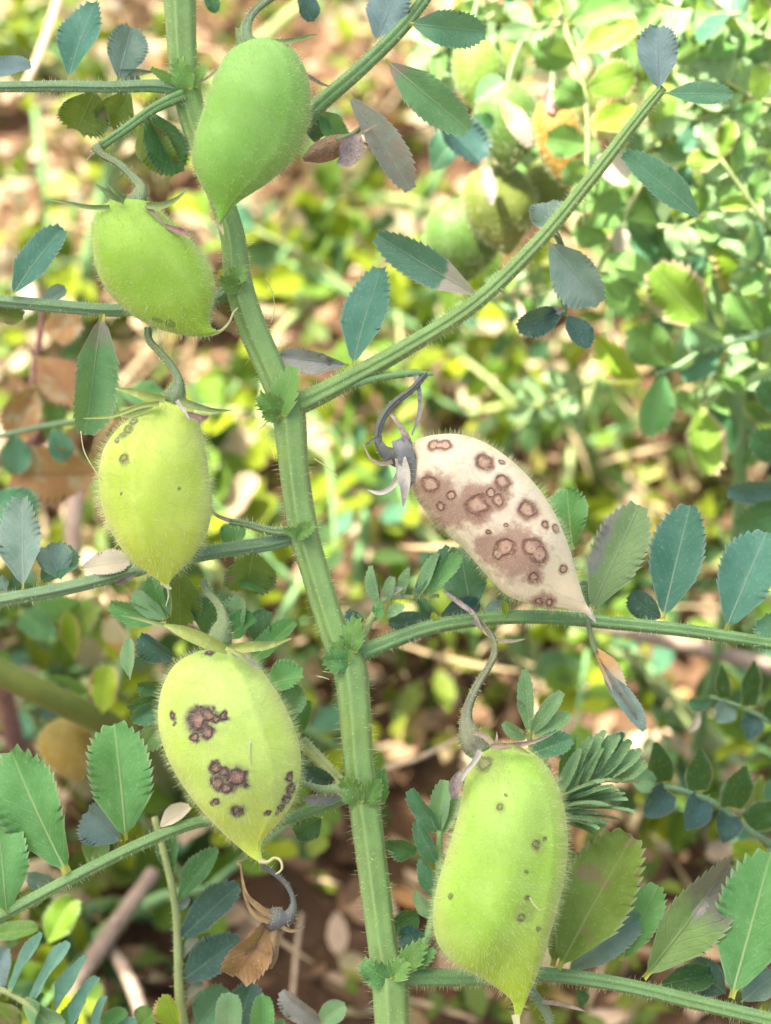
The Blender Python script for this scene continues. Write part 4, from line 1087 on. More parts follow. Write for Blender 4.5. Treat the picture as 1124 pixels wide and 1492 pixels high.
# upper left leaf stalk
leaf_branch('stalk_blue', [(278, 140, 20, 26), (235, 126, 0, 20), (160, 127, -10, 17), (80, 126, -15, 17), (-60, 128, -20, 15)], 700, [
 ('teal', 100, 116, 138, 4, 62, 0, 25, 0.25, 0.35), ('greyblue', 172, 118, 192, 40, 60, 10, 35, -0.2, 0.35), ('slate', -30, 106, 46, 96, 36, 0, 10, 0.3, 0.3),
 ('olive', 140, 130, 112, 190, 74, 20, 40, 0.3, 0.35), ('olive', 190, 132, 150, 175, 56, 30, 50, 0.4, 0.4), ('greyblue', 206, 122, 188, 100, 30, 30, 40, 0.4, 0.4), ('sepal' if False else 'withered', 226, 105, 170, 102, 10, 15, 15, 0.4, 0.4)])
# peduncle of the second pod, with the hanging leaflet
pd = stalk('peduncle', plant, M['stalk'], [(268, 138, 0, 20), (225, 158, -15, 16), (180, 190, -25, 14), (148, 212, -32, 15)], n=30, ring=16, ribs=4, hairs=260)
leaf(pd, M['dark'], 214, 160, 258, 254, 62, 15, 30, 0.2, 0.4)
leaf(pd, M['olive'], 205, 165, 255, 250, 50, 22, 40, -0.5, 0.4)
# second left stalk
leaf_branch('stalk_blue', [(345, 418, 20, 22), (300, 440, 30, 20), (180, 452, 20, 19), (80, 446, 10, 19), (-50, 434, 0, 18)], 600, [
 ('teal', 18, 432, 92, 332, 54, -5, 15, 0.25, 0.3), ('base_dry', 148, 458, 124, 634, 66, 0, 10, 0.3, 0.45), ('olive', -20, 448, 34, 462, 46, 15, 25, 0.2, 0.3), ('greyblue', 60, 442, 96, 420, 24, 20, 30, 0.3, 0.4)])
# third left stalk
leaf_branch('stalk_blue', [(448, 776, 10, 26), (390, 792, 0, 22), (290, 808, 10, 22), (190, 832, 5, 21), (100, 856, 0, 20), (-50, 884, -5, 20)], 900, [
 ('greyblue', 34, 858, 32, 724, 66, -5, 10, 0.15, 0.4), ('greyblue', 90, 846, 68, 796, 50, 20, 30, -0.3, 0.4), ('blue', 60, 850, 110, 802, 50, 25, 40, 0.3, 0.4), ('cream_leaf', 118, 828, 190, 818, 38, 10, 0, 0.3, 0.5),
 ('dry_grey', 200, 835, 168, 850, 12, -14, -14, 0.3, 0.4), ('green', 330, 806, 352, 768, 36, 30, 40, 0.3, 0.4), ('greyblue', 10, 862, 0, 840, 30, 0, 0, 0.3, 0.4),
 ('olive', 260, 826, 262, 912, 60, 40, 60, 0.2, 0.35), ('olive', 370, 800, 358, 862, 78, 40, 70, 0.3, 0.3), ('green', 330, 830, 392, 858, 40, 60, 70, 0.3, 0.4)])
tw = stalk('peduncle', plant, M['pedicel_green'], [(445, 772, -10, 16), (400, 774, -18, 13), (360, 764, -22, 11), (335, 760, -24, 9)], n=24, ring=14, ribs=4, hairs=320)
strip('bract', tw, M['sepal_dry'], [(340, 760, -24, 8), (318, 752, -26, 7), (306, 742, -28, 2)])
# lower left stalk
leaf_branch('stalk', [(528, 1150, 20, 20), (470, 1176, 25, 16), (390, 1200, 25, 15), (300, 1196, 15, 17), (210, 1228, 5, 18), (100, 1282, 0, 18), (-60, 1368, -10, 18)], 800, [
 ('green', 98, 1272, 20, 1092, 104, -12, 5, 0.22, 0.38, 0.15), ('green', 184, 1224, 166, 1056, 92, -5, 15, -0.18, 0.38, 0.15), ('green', 10, 1334, -6, 1182, 74, -15, 0, -0.25, 0.38),
 ('slate', 178, 1226, 130, 1180, 62, 25, 40, 0.3, 0.4), ('greyblue', 92, 1288, 40, 1278, 30, 20, 30, 0.3, 0.4), ('sun', 130, 1262, 150, 1222, 40, 60, 70, 0.3, 0.3), ('cream_leaf', 232, 1206, 278, 1176, 26, 10, 20, 0.4, 0.4)])
# the forked branch going up to the right
b6 = leaf_branch('stem', [(424, 592, 0, 34), (455, 580, -5, 31), (510, 552, -5, 28), (590, 508, -5, 25), (690, 444, 0, 23), (780, 358, 10, 21), (860, 262, 20, 19), (925, 178, 30, 17), (966, 128, 35, 14)], 2200, [
 ('teal', 514, 534, 556, 390, 68, -5, 15, 0.3, 0.35), ('half_dry', 698, 432, 548, 342, 56, 10, 25, 0.15, 0.35), ('dry_grey', 508, 532, 404, 518, 34, 15, 10, 0.3, 0.5),
 ('slate', 960, 132, 958, 36, 62, 30, 40, 0.1, 0.2), ('blue', 968, 136, 1068, 138, 36, 30, 30, 0.2, 0.3), ('blue', 1024, 320, 908, 224, 52, 60, 35, -0.1, 0.35),
 ], ribs=6, ring=30, hair_len=10)
# leaf stalk hanging behind the fork
leaf_branch('stalk_blue', [(800, 330, 25, 10), (815, 350, 80, 9), (828, 390, 110, 8), (826, 430, 115, 7), (824, 460, 112, 5)], 120, [
 ('greyblue', 800, 352, 878, 440, 70, 95, 90, -0.3, 0.35), ('deepblue', 822, 452, 754, 478, 42, 110, 100, 0.2, 0.3), ('deepblue', 826, 458, 856, 508, 40, 110, 100, 0.2, 0.3), ('greyblue', 806, 345, 800, 296, 50, 80, 100, 0.3, 0.3), ('dry_grey', 822, 452, 790, 456, 20, 105, 105, 0.3, 0.3)])
# top branch
leaf_branch('stalk', [(440, 178, 60, 30), (470, 148, 50, 25), (530, 96, 35, 22), (590, 36, 30, 20), (640, -30, 30, 17)], 700, [
 ('blue', 596, 34, 708, 46, 56, 20, 20, -0.2, 0.35), ('base_dry', 562, 88, 684, 190, 62, 25, 40, -0.15, 0.4), ('withered', 506, 138, 598, 278, 50, 35, 45, 0.3, 0.5), ('slate', 548, 62, 585, -30, 66, 35, 40, 0.2, 0.35),
 ('green', 462, 160, 500, 210, 40, 70, 90, 0.3, 0.4), ('deepblue', 440, 168, 470, 200, 40, 80, 90, 0.3, 0.4)])
cur = stalk('withered_flower', plant, M['pedicel'], [(535, 178, 30, 5), (515, 195, 25, 8), (490, 205, 20, 8)], n=14, ring=8)
strip('petal', cur, M['petal_brown'], [(520, 200, 20, 12), (490, 210, 15, 34), (462, 222, 12, 30), (442, 232, 12, 6)], cup=-0.8)
strip('petal', cur, M['petal_grey'], [(522, 196, 18, 8), (515, 215, 14, 34), (505, 232, 14, 30), (492, 238, 14, 4)], cup=0.8)
strip('sepal', cur, M['sepal_dry'], [(520, 198, 18, 6), (540, 186, 15, 5), (552, 180, 15, 1)]); strip('sepal', cur, M['sepal_dry'], [(520, 205, 18, 6), (540, 212, 15, 5), (556, 214, 15, 1)])
leaf(stem, M['deepblue'], 440, -20, 452, 32, 32, 10, 10, 0.3, 0.35); leaf(stem, M['dark'], 298, -10, 316, 18, 22, 10, 10, 0.3, 0.4)
# right middle stalk
leaf_branch('stalk', [(510, 955, 10, 32), (545, 944, 5, 25), (620, 916, 10, 22), (700, 902, 15, 21), (790, 899, 15, 20), (900, 908, 10, 20), (1010, 920, 5, 19), (1180, 946, 0, 18)], 1200, [
 ('grey_half', 860, 892, 932, 736, 80, 5, 25, 0.1, 0.3), ('teal', 966, 902, 1006, 736, 82, 0, 20, 0.15, 0.3), ('teal', 1058, 918, 1118, 776, 84, 0, 20, 0.2, 0.3),
 ('deepblue', 965, 902, 918, 866, 40, 30, 40, 0.3, 0.3), ('blue', 870, 890, 838, 852, 44, 40, 50, 0.3, 0.4), ('blue', 1150, 950, 1112, 900, 50, 0, 10, 0.3, 0.4),
 ('deepblue', 636, 902, 566, 908, 32, 30, 40, 0.1, 0.3), ('deepblue', 640, 900, 700, 878, 34, 30, 40, 0.2, 0.3), ('blue', 690, 896, 672, 796, 72, 45, 60, 0.3, 0.3), ('green', 835, 800, 828, 712, 60, 70, 80, 0.3, 0.3),
 ('sepal' if False else 'yellow', 640, 912, 630, 892, 10, 5, 5, 0, 0.2), ('yellow', 738, 898, 734, 876, 12, 5, 5, 0, 0.2), ('greyblue', 700, 897, 740, 882, 22, 20, 20, 0.4, 0.4)])
# young shoot beside that node
sh = stalk('young_shoot', plant, M['stalk_pale'], [(528, 930, 0, 12), (545, 895, -5, 10), (562, 872, -5, 9), (600, 870, 0, 6), (640, 868, 5, 5)], n=24, ring=10, hairs=250, hair_len=8)
for (m, bx, by, tx, ty, w) in [('pale', 555, 890, 542, 824, 18), ('withered', 552, 880, 548, 836, 14), ('pale', 565, 880, 572, 840, 16), ('pale', 585, 872, 598, 828, 16), ('pale', 610, 872, 640, 806, 20), ('green', 622, 872, 674, 806, 26), ('blue', 600, 872, 655, 796, 20), ('dry_grey', 560, 868, 588, 858, 10), ('pale', 560, 900, 590, 884, 16), ('green', 545, 905, 560, 880, 18), ('deepblue', 530, 905, 508, 888, 22)]:
    leaf(sh, M[m], bx, by, tx, ty, w, -5, -15, 0.4, 0.6, 0.15, fuzz=40, teeth=7, depth=0.09)
# hanging dry bract under the cream pod
hb = stalk('withered_bract', plant, M['pedicel'], [(856, 902, 0, 7), (862, 930, -5, 8), (868, 952, -5, 9)], n=12, ring=8)
leaf(hb, M['orange_leaf'], 864, 940, 905, 1020, 30, -5, -5, 0.4, 0.6, 0.1); leaf(hb, M['greyblue'], 876, 975, 938, 1066, 30, -6, -10, 0.4, 0.6, 0.1); leaf(hb, M['dry_grey'], 872, 960, 928, 1050, 20, -8, -12, -0.3, 0.6, 0.1)
# bottom right stalk
leaf_branch('stalk', [(568, 1416, 0, 34), (620, 1424, 10, 28), (700, 1424, 25, 24), (790, 1420, 15, 22), (900, 1434, 8, 22), (1020, 1462, 4, 22), (1180, 1500, 0, 22)], 1100, [
 ('olive', 814, 1412, 922, 1216, 112, 10, 40, 0.25, 0.35), ('grey_tip', 938, 1424, 1062, 1254, 96, 5, 25, -0.15, 0.35), ('green', 1066, 1454, 1124, 1242, 116, -5, 15, 0.1, 0.3),
 ('olive', 806, 1408, 840, 1240, 60, 45, 70, 0.3, 0.3), ('greyblue', 826, 1420, 935, 1335, 50, 50, 60, 0.3, 0.4), ('green', 905, 1400, 960, 1290, 60, 60, 70, 0.3, 0.4), ('dark', 960, 1436, 1040, 1420, 40, 40, 50, 0.3, 0.4), ('deepblue', 1060, 1450, 1010, 1400, 56, 50, 60, 0.3, 0.4), ('greyblue', 1080, 1460, 1130, 1420, 46, 30, 40, 0.3, 0.4), ('dark', 840, 1440, 852, 1462, 20, 30, 40, 0.3, 0.4)])
# young leaves beside the lowest pod
y1 = stalk('young_shoot', plant, M['stalk_pale'], [(800, 1120, 40, 10), (775, 1090, 20, 9), (772, 1062, 10, 8)], n=12, ring=10, hairs=60)
yk = dict(teeth=7, depth=0.07, a=0.55, b=0.6, stalk=0.03)
for (m, bx, by, tx, ty, w, f) in [('pale', 772, 1068, 766, 974, 24, 0.5), ('pale', 776, 1068, 820, 1008, 24, 0.6), ('pale', 778, 1074, 832, 1040, 26, 0.5), ('pale', 768, 1076, 734, 1052, 22, 0.5), ('blue', 774, 1100, 835, 1078, 36, 0.4), ('withered', 762, 1030, 754, 1022, 12, 0.4)]:
    leaf(y1, M[m], bx, by, tx, ty, w, 8, -5, 0.3, f, 0.1, fuzz=60, **yk)
M['young'] = leaf_material('leaf_young_fresh', (0.19, 0.37, 0.19), (0.28, 0.46, 0.27), rib=(0.50, 0.62, 0.38), trans=0.3)
y2 = stalk('young_shoot', plant, M['stalk_pale'], [(800, 1190, 60, 12), (830, 1160, 30, 10), (870, 1138, 20, 8), (930, 1138, 30, 6)], n=16, ring=10, hairs=80)
for i, (m, bx, by, tx, ty, w) in enumerate([('young', 812, 1164, 846, 1090, 18), ('young', 822, 1156, 864, 1074, 20), ('young', 836, 1150, 884, 1064, 20), ('young', 850, 1144, 902, 1070, 22), ('young', 864, 1140, 920, 1078, 22), ('young', 880, 1138, 936, 1092, 22), ('green', 815, 1140, 842, 1072, 15), ('deepblue', 872, 1118, 910, 1068, 16), ('young', 824, 1166, 856, 1098, 14), ('young', 842, 1158, 880, 1090, 14), ('young', 895, 1140, 944, 1112, 22), ('green', 858, 1150, 905, 1100, 14)]):
    leaf(y2, M[m], bx, by, tx, ty, w, 25 + 6 * (i % 4), 3 + 5 * (i % 3), 0.2 + 0.15 * (i % 4), 0.6, 0.1, fuzz=60, **yk)
for i in range(24):
    a = -0.55 + 0.95 * i / 23 + random.uniform(-0.03, 0.03)
    L = random.uniform(74, 112) - 20 * abs(i - 11) / 11
    x0 = 806 + random.uniform(-6, 22); y0 = 1180 + (i - 11) * 1.4
    leaf(y2, M['young' if i % 3 else 'pale'], x0, y0, x0 + L * math.cos(a), y0 + L * math.sin(a) * 0.8, random.uniform(6, 9), random.uniform(10, 45), random.uniform(-10, 25), random.uniform(0.4, 1.1), 0.8, 0.15, fuzz=40, teeth=9, depth=0.07, a=0.45, b=0.5, stalk=0.02)
# small leaf left of the lowest pod
y3 = stalk('young_shoot', plant, M['stalk'], [(590, 1412, 0, 18), (622, 1368, 10, 13), (638, 1290, 20, 11), (641, 1210, 25, 9)], n=20, ring=12, hairs=200)
for (m, bx, by, tx, ty, w) in [('pale', 641, 1212, 648, 1136, 30), ('blue', 640, 1214, 598, 1150, 30), ('pale', 644, 1216, 672, 1160, 24), ('blue', 638, 1260, 606, 1196, 26), ('blue', 634, 1310, 614, 1250, 24), ('deepblue', 620, 1390, 590, 1350, 40), ('dark', 610, 1330, 575, 1352, 40), ('dark', 610, 1240, 565, 1225, 34), ('pale', 630, 1340, 606, 1300, 22)]:
    leaf(y3, M[m], bx, by, tx, ty, w, 25, 15, 0.3, 0.5, 0.1, **yk)
# leaves crowding behind the third and fourth pods
y4 = stalk('young_shoot', plant, M['stalk_pale'], [(440, 1080, 50, 18), (470, 1112, 35, 20), (505, 1148, 15, 18)], n=16, ring=14, ribs=4, hairs=200)
for (m, bx, by, tx, ty, w, d) in [('green', 240, 905, 160, 880, 34, 20), ('pale', 244, 902, 196, 862, 30, 10), ('green', 246, 900, 222, 838, 30, 10), ('pale', 250, 900, 244, 850, 14, 0), ('pale', 190, 990, 190, 930, 22, 0), ('deepblue', 255, 960, 205, 925, 40, 20), ('dark', 250, 1000, 200, 1000, 30, 20), ('dark', 256, 1010, 184, 1028, 24, 20), ('blue', 250, 1015, 192, 1048, 30, 20), ('pale', 245, 1030, 205, 1090, 40, 30),
     ('green', 360, 970, 430, 905, 34, 30), ('green', 385, 1000, 442, 985, 44, 20), ('pale', 410, 1060, 440, 1000, 44, 20), ('green', 330, 930, 372, 900, 40, 30), ('pale', 340, 925, 352, 870, 40, 40), ('dark', 300, 930, 330, 880, 60, 60), ('blue', 375, 940, 392, 890, 40, 50), ('green', 436, 1075, 452, 1020, 26, 30),
     ('deepblue', 500, 1152, 444, 1120, 34, 30), ('dry_grey', 508, 1158, 440, 1162, 20, 10), ('dark', 470, 1190, 430, 1215, 40, 60)]:
    leaf(y4, M[m], bx, by, tx, ty, w, d, d - 10, 0.35, 0.45, 0.1, teeth=8, depth=0.07)
stalk('peduncle', plant, M['pedicel_green'], [(520, 1160, -15, 16), (500, 1150, -20, 18), (470, 1150, -15, 12), (438, 1140, -5, 8)], n=16, ring=12, hairs=150)

# ------------------------------------------------------------------ pods
DARK_RING = [(0.0, (0.34, 0.22, 0.16)), (0.18, (0.25, 0.15, 0.11)), (0.38, (0.15, 0.09, 0.075)), (0.55, (0.07, 0.042, 0.045)), (0.85, (0.10, 0.07, 0.07)), (1.0, (0.20, 0.17, 0.12))]
BROWN_RING = [(0.0, (0.30, 0.17, 0.12)), (0.16, (0.52, 0.37, 0.28)), (0.38, (0.42, 0.27, 0.19)), (0.58, (0.185, 0.09, 0.065)), (0.80, (0.28, 0.165, 0.12)), (1.0, (0.36, 0.24, 0.17))]
SOFT_RING = [(0.0, (0.22, 0.20, 0.13)), (0.3, (0.17, 0.16, 0.08)), (0.6, (0.12, 0.13, 0.05)), (1.0, (0.20, 0.25, 0.08))]

podA = pod(plant, lambda at: pod_material('pod_fresh_green', (0.175, 0.40, 0.06), (0.21, 0.43, 0.095), (0.17, 0.40, 0.03), [], [], edge_col=(0.22, 0.40, 0.10)),
    [(356, 60), (332, 78), (312, 115), (297, 160), (284, 205), (281, 236), (293, 268), (308, 292), (316, 308), (319, 326)], [(360, 58), (392, 56), (422, 68), (443, 98), (452, 140), (448, 185), (430, 228), (390, 266), (346, 296), (323, 324)], -85,
    bumps=[(395, 140, 60, 10), (340, 220, 60, 6)], ridge=(0.9,), hairs=4200, hair_len=8, label='plain fresh green pod, topmost on the stem')
pod_b_spots = lambda at: [at(x, y, r) for (x, y, r) in [(250, 474, 9), (236, 470, 6), (228, 468, 5)]]
podB = pod(plant, lambda at: pod_material('pod_yellow_green', (0.22, 0.42, 0.035), (0.26, 0.45, 0.065), (0.26, 0.43, 0.02), pod_b_spots(at), [(0.0, (0.12, 0.20, 0.05)), (1.0, (0.22, 0.34, 0.07))], edge_col=(0.36, 0.48, 0.14), strength=0.6),
    [(196, 291), (165, 292), (143, 308), (134, 340), (140, 385), (155, 420), (185, 452), (220, 474), (262, 487), (300, 491), (316, 484)], [(200, 290), (222, 297), (245, 318), (278, 350), (302, 382), (313, 412), (311, 440), (306, 462), (308, 476), (314, 480), (318, 482)], -75,
    bumps=[(215, 370, 60, 8), (265, 430, 50, 6)], hairs=4200, hair_len=10, label='unspotted yellow green pod hanging on a twisted dark pedicel')
podC = pod(plant, lambda at: pod_material('pod_lime', (0.39, 0.55, 0.065), (0.44, 0.58, 0.11), (0.46, 0.55, 0.03), [at(x, y, r) for (x, y, r) in [(198, 616, 9), (190, 626, 10), (181, 635, 8), (174, 642, 6), (187, 670, 10), (265, 713, 4.5), (182, 720, 3)]], SOFT_RING if False else DARK_RING, edge_col=(0.50, 0.58, 0.20), strength=0.65),
    [(246, 584), (222, 590), (198, 604), (172, 625), (152, 655), (145, 692), (149, 735), (163, 775), (188, 812), (215, 834), (232, 846), (241, 853)], [(250, 582), (268, 584), (285, 605), (296, 640), (303, 685), (308, 730), (303, 770), (288, 802), (268, 826), (252, 842), (245, 853)], -75,
    bumps=[(225, 690, 60, 8), (240, 770, 50, 6)], ridge=(1.9,), hairs=5600, hair_len=13, label='lime green pod with one grey and one long brown spot')
dspots = [(294, 1044, 23), (310, 1036, 14), (306, 1062, 13), (287, 1070, 9), (320, 1042, 8), (331, 1038, 9), (256, 1039, 7), (258, 1050, 4), (318, 1113, 12), (320, 1136, 14), (349, 1127, 21), (334, 1142, 9), (331, 1118, 11), (318, 1162, 8), (312, 1168, 5), (349, 1177, 12), (390, 1180, 6), (424, 1130, 10), (425, 1146, 11), (418, 1160, 10), (411, 1174, 8), (404, 1184, 5), (308, 949, 9)]
podD = pod(plant, lambda at: pod_material('pod_pale_lime_spotted', (0.39, 0.57, 0.10), (0.43, 0.60, 0.16), (0.47, 0.57, 0.045), [at(*s) for s in dspots], DARK_RING, edge_col=(0.50, 0.58, 0.18), halos=[at(x, y, r) for (x, y, r) in [(298, 1046, 44), (334, 1128, 42), (415, 1152, 34), (349, 1177, 20), (318, 1162, 16)]], halo_col=(0.34, 0.46, 0.14), halo_max=0.6, merge=0.5, wob=0.4),
    [(312, 946), (286, 950), (256, 968), (238, 1000), (231, 1045), (240, 1090), (260, 1132), (288, 1172), (320, 1208), (348, 1234), (368, 1250), (382, 1258)], [(316, 945), (340, 946), (366, 960), (394, 994), (418, 1036), (434, 1080), (438, 1120), (430, 1160), (412, 1192), (392, 1214), (380, 1234), (384, 1256)], -75,
    bumps=[(310, 1020, 60, 8), (340, 1110, 60, 8)], ridge=(1.0,), hairs=6200, hair_len=13, label='pale lime pod with clustered dark brown sunken spots')
espots = [(705, 1111, 15), (727, 1170, 7), (779, 1223, 9), (790, 1217, 5), (655, 1298, 6), (757, 1329, 8), (765, 1300, 6), (782, 1346, 5), (735, 1152, 3), (763, 1261, 3.5)]
podE = pod(plant, lambda at: pod_material('pod_bright_green_specked', (0.26, 0.47, 0.055), (0.30, 0.50, 0.10), (0.37, 0.52, 0.015), [at(*s) for s in espots], SOFT_RING, edge_col=(0.44, 0.54, 0.17), halos=[at(x, y, r) for (x, y, r) in [(712, 1115, 34), (780, 1225, 16), (728, 1170, 15), (760, 1320, 22)]], halo_col=(0.24, 0.34, 0.07), halo_max=0.6, strength=0.75),
    [(712, 1090), (692, 1100), (680, 1130), (672, 1170), (662, 1210), (648, 1256), (636, 1300), (632, 1340), (640, 1376), (664, 1404), (700, 1424), (728, 1442), (746, 1458), (750, 1474), (752, 1488)], [(722, 1087), (745, 1087), (772, 1094), (800, 1120), (818, 1160), (826, 1210), (825, 1262), (815, 1312), (800, 1365), (786, 1412), (772, 1446), (763, 1468), (756, 1490)], -85,
    bumps=[(735, 1190, 70, 10), (715, 1300, 70, 10)], ridge=(0.75,), hairs=6800, hair_len=13, label='large bright green pod with a few faint specks, lowest on the right')
fspots = [(632, 650, 12), (648, 649, 13), (640, 650, 10), (705, 674, 17), (730, 674, 6), (626, 707, 19), (656, 723, 9), (643, 738, 10), (694, 738, 23), (714, 719, 10), (724, 729, 12), (731, 704, 16), (767, 743, 19), (793, 764, 8), (808, 770, 9), (734, 799, 20), (724, 808, 12), (772, 796, 18), (783, 808, 19), (776, 840, 10), (820, 830, 9), (785, 876, 9), (800, 877, 8), (735, 765, 4), (711, 775, 6)]
podF = pod(plant, lambda at: pod_material('pod_cream_ring_spotted', (0.60, 0.53, 0.38), (0.66, 0.60, 0.47), (0.64, 0.56, 0.34), [at(*s) for s in fspots], BROWN_RING, edge_col=(0.62, 0.58, 0.38), halos=[at(x, y, r) for (x, y, r) in [(632, 722, 44), (655, 745, 36), (690, 735, 36), (720, 724, 28), (752, 805, 52), (640, 762, 20), (712, 800, 30), (790, 878, 24), (776, 838, 18)]], halo_col=(0.32, 0.21, 0.155), halo_max=0.95, veins=0.25, wob=0.16),
    [(597, 664), (596, 688), (602, 715), (618, 742), (645, 770), (675, 798), (705, 832), (738, 866), (780, 882), (820, 888), (845, 892), (861, 897)], [(598, 660), (606, 642), (632, 634), (668, 633), (706, 645), (748, 674), (786, 714), (812, 756), (830, 800), (842, 842), (852, 874), (864, 895)], -45,
    bumps=[(670, 690, 50, 6), (760, 790, 50, 8)], ridge=(math.pi - 0.55,), hairs=4800, hair_len=13, label='dry cream pod covered in brown ring spots')

M['pedicel_slim'] = stem_material('pedicel_grey_green', (0.17, 0.20, 0.12), (0.32, 0.34, 0.26), (0.07, 0.06, 0.06), purple=(0.06, 0.045, 0.05))
# pedicels, sepals and styles of each pod (children of the pod)
def ped(p, m, path, hairs=160, ring=12): return stalk('pedicel', p, M[m], path, n=40, ring=ring, ribs=4, hairs=hairs, hair_len=6, noise=0.03)
ped(podA, 'pedicel_green', [(366, 72, -80, 34), (357, 54, -82, 24), (362, 30, -70, 14), (378, 10, -50, 12), (420, -20, -20, 12)])
strip('sepal', podA, M['sepal_green'], [(372, 62, -95, 14), (410, 62, -100, 12), (440, 56, -95, 8), (462, 50, -90, 2)], cup=0.5); strip('sepal', podA, M['sepal_green'], [(352, 66, -95, 18), (348, 52, -90, 12), (344, 40, -88, 2)])
strip('sepal', podA, M['sepal_dry'], [(335, 85, -40, 6), (310, 108, -25, 5), (290, 122, -15, 3)]); strip('sepal', podA, M['sepal_dry'], [(445, 108, -40, 8), (468, 122, -30, 6), (482, 126, -25, 2)])
strip('style', podA, M['style'], [(320, 318, -85, 12), (322, 330, -82, 7), (326, 342, -80, 2)])
ped(podB, 'pedicel', [(140, 214, -34, 15), (150, 226, -42, 11), (172, 238, -50, 11), (192, 256, -58, 13), (206, 274, -66, 18), (202, 292, -74, 28), (198, 302, -76, 22)])
strip('bract', podB, M['sepal_dry'], [(144, 214, -36, 7), (134, 224, -38, 5), (126, 234, -40, 1)])
for path in ([(160, 302, -100, 8), (130, 302, -105, 9), (100, 296, -105, 6), (74, 291, -100, 2)], [(182, 292, -105, 16), (166, 286, -110, 14), (150, 276, -112, 8), (138, 266, -110, 2)], [(214, 300, -105, 12), (236, 300, -112, 14), (258, 290, -112, 8), (272, 276, -110, 2)], [(180, 290, -110, 10), (168, 280, -118, 8), (158, 270, -118, 2)]):
    strip('sepal', podB, M['sepal_green'], path, cup=0.6)
strip('petal', podB, M['petal_pink'], [(238, 328, -100, 5), (254, 334, -106, 8), (266, 338, -108, 9), (274, 344, -118, 3)], cup=0.9); strip('petal', podB, M['sepal_dry'], [(212, 300, -104, 5), (228, 314, -108, 6), (240, 328, -106, 3)])
stalk('style', podB, M['style'], [(308, 486, -75, 9), (322, 482, -72, 5), (334, 470, -68, 3.5), (340, 456, -64, 3), (347, 448, -60, 1.5)], n=24, ring=8)
ped(podC, 'pedicel', [(216, 478, -40, 12), (218, 496, -45, 11), (236, 516, -55, 11), (252, 536, -62, 12), (260, 556, -68, 17), (255, 578, -74, 36), (250, 588, -76, 28)], hairs=260)
for path, m in (([(240, 582, -108, 14), (215, 578, -114, 18), (190, 570, -114, 12), (168, 566, -110, 3)], 'sepal'), ([(232, 588, -112, 10), (205, 592, -120, 9), (165, 606, -122, 7), (122, 610, -116, 2)], 'sepal'), ([(262, 584, -108, 16), (285, 592, -114, 14), (312, 598, -112, 8), (338, 598, -106, 2)], 'sepal_green'), ([(258, 584, -112, 8), (270, 600, -118, 6), (276, 612, -118, 2)], 'sepal_white'), ([(228, 586, -100, 12), (200, 600, -96, 12), (178, 604, -90, 8), (158, 586, -86, 2)], 'sepal_green')):
    strip('sepal', podC, M[m], path, cup=0.6)
strip('petal', podC, M['petal_pink'], [(272, 602, -104, 5), (284, 606, -108, 8), (296, 610, -108, 7), (304, 606, -104, 2)], cup=0.9)
strip('style', podC, M['style'], [(240, 846, -76, 12), (244, 854, -74, 7), (250, 858, -73, 2)])
stalk('style_thread', podC, M['style'], [(244, 854, -74, 3), (246, 868, -70, 2.5), (242, 884, -66, 2)], n=12, ring=6)
stalk('long_hair', podC, M['style'], [(118, 628, -70, 1.4), (124, 660, -80, 1.6), (148, 700, -100, 1.4)], n=14, ring=5)
ped(podD, 'pedicel', [(296, 846, -30, 12), (302, 862, -38, 12), (318, 880, -48, 13), (326, 902, -58, 19), (322, 926, -68, 36), (316, 948, -76, 34)], hairs=260)
for path, m in (([(332, 948, -112, 14), (305, 936, -122, 26), (272, 922, -124, 24), (240, 910, -116, 5)], 'sepal'), ([(336, 946, -112, 16), (365, 942, -122, 20), (392, 940, -120, 14), (425, 930, -112, 2)], 'sepal'), ([(330, 944, -118, 8), (352, 956, -126, 7), (368, 972, -124, 3)], 'sepal'), ([(240, 912, -110, 8), (205, 902, -100, 7), (175, 896, -96, 2)], 'sepal_green'), ([(340, 950, -118, 12), (362, 962, -120, 12), (378, 974, -114, 3)], 'sepal_white')):
    strip('sepal', podD, M[m], path, cup=0.5)
stalk('style', podD, M['style'], [(378, 1254, -75, 9), (390, 1256, -78, 5.5), (400, 1250, -82, 4.5), (409, 1254, -84, 4), (411, 1266, -84, 3.6), (402, 1274, -82, 2)], n=40, ring=8)
stalk('long_hair', podD, M['style'], [(366, 1072, -132, 2), (364, 1096, -138, 2.4), (368, 1120, -134, 2), (374, 1134, -126, 1)], n=16, ring=6)
ped(podE, 'pedicel_slim', [(700, 905, -10, 7), (717, 928, -20, 9), (721, 950, -28, 11), (712, 972, -38, 11), (692, 1006, -52, 13), (680, 1044, -62, 18), (688, 1080, -74, 38), (704, 1100, -82, 30)], hairs=420, ring=14)
for path, m in (([(700, 1094, -118, 12), (690, 1112, -126, 10), (676, 1128, -124, 9), (668, 1150, -116, 4)], 'sepal_white'), ([(716, 1088, -118, 12), (740, 1086, -124, 10), (772, 1082, -120, 8), (806, 1070, -112, 2)], 'sepal_dry'), ([(720, 1086, -112, 10), (706, 1072, -108, 12), (690, 1068, -100, 5)], 'sepal_dry'), ([(722, 1084, -112, 7), (724, 1076, -112, 5), (724, 1066, -108, 1)], 'sepal_dry'), ([(728, 1086, -120, 14), (752, 1090, -126, 12), (772, 1098, -122, 2)], 'sepal')):
    strip('sepal', podE, M[m], path, cup=0.6)
strip('petal', podE, M['petal_grey'], [(672, 1124, -112, 8), (664, 1140, -116, 18), (662, 1154, -114, 14), (666, 1166, -108, 3)], cup=0.9)
strip('style', podE, M['style'], [(751, 1478, -85, 12), (753, 1494, -84, 9), (750, 1512, -82, 3)])
stalk('long_hair', podE, M['style'], [(772, 1308, -150, 2), (786, 1326, -148, 2), (795, 1322, -142, 1)], n=12, ring=5)
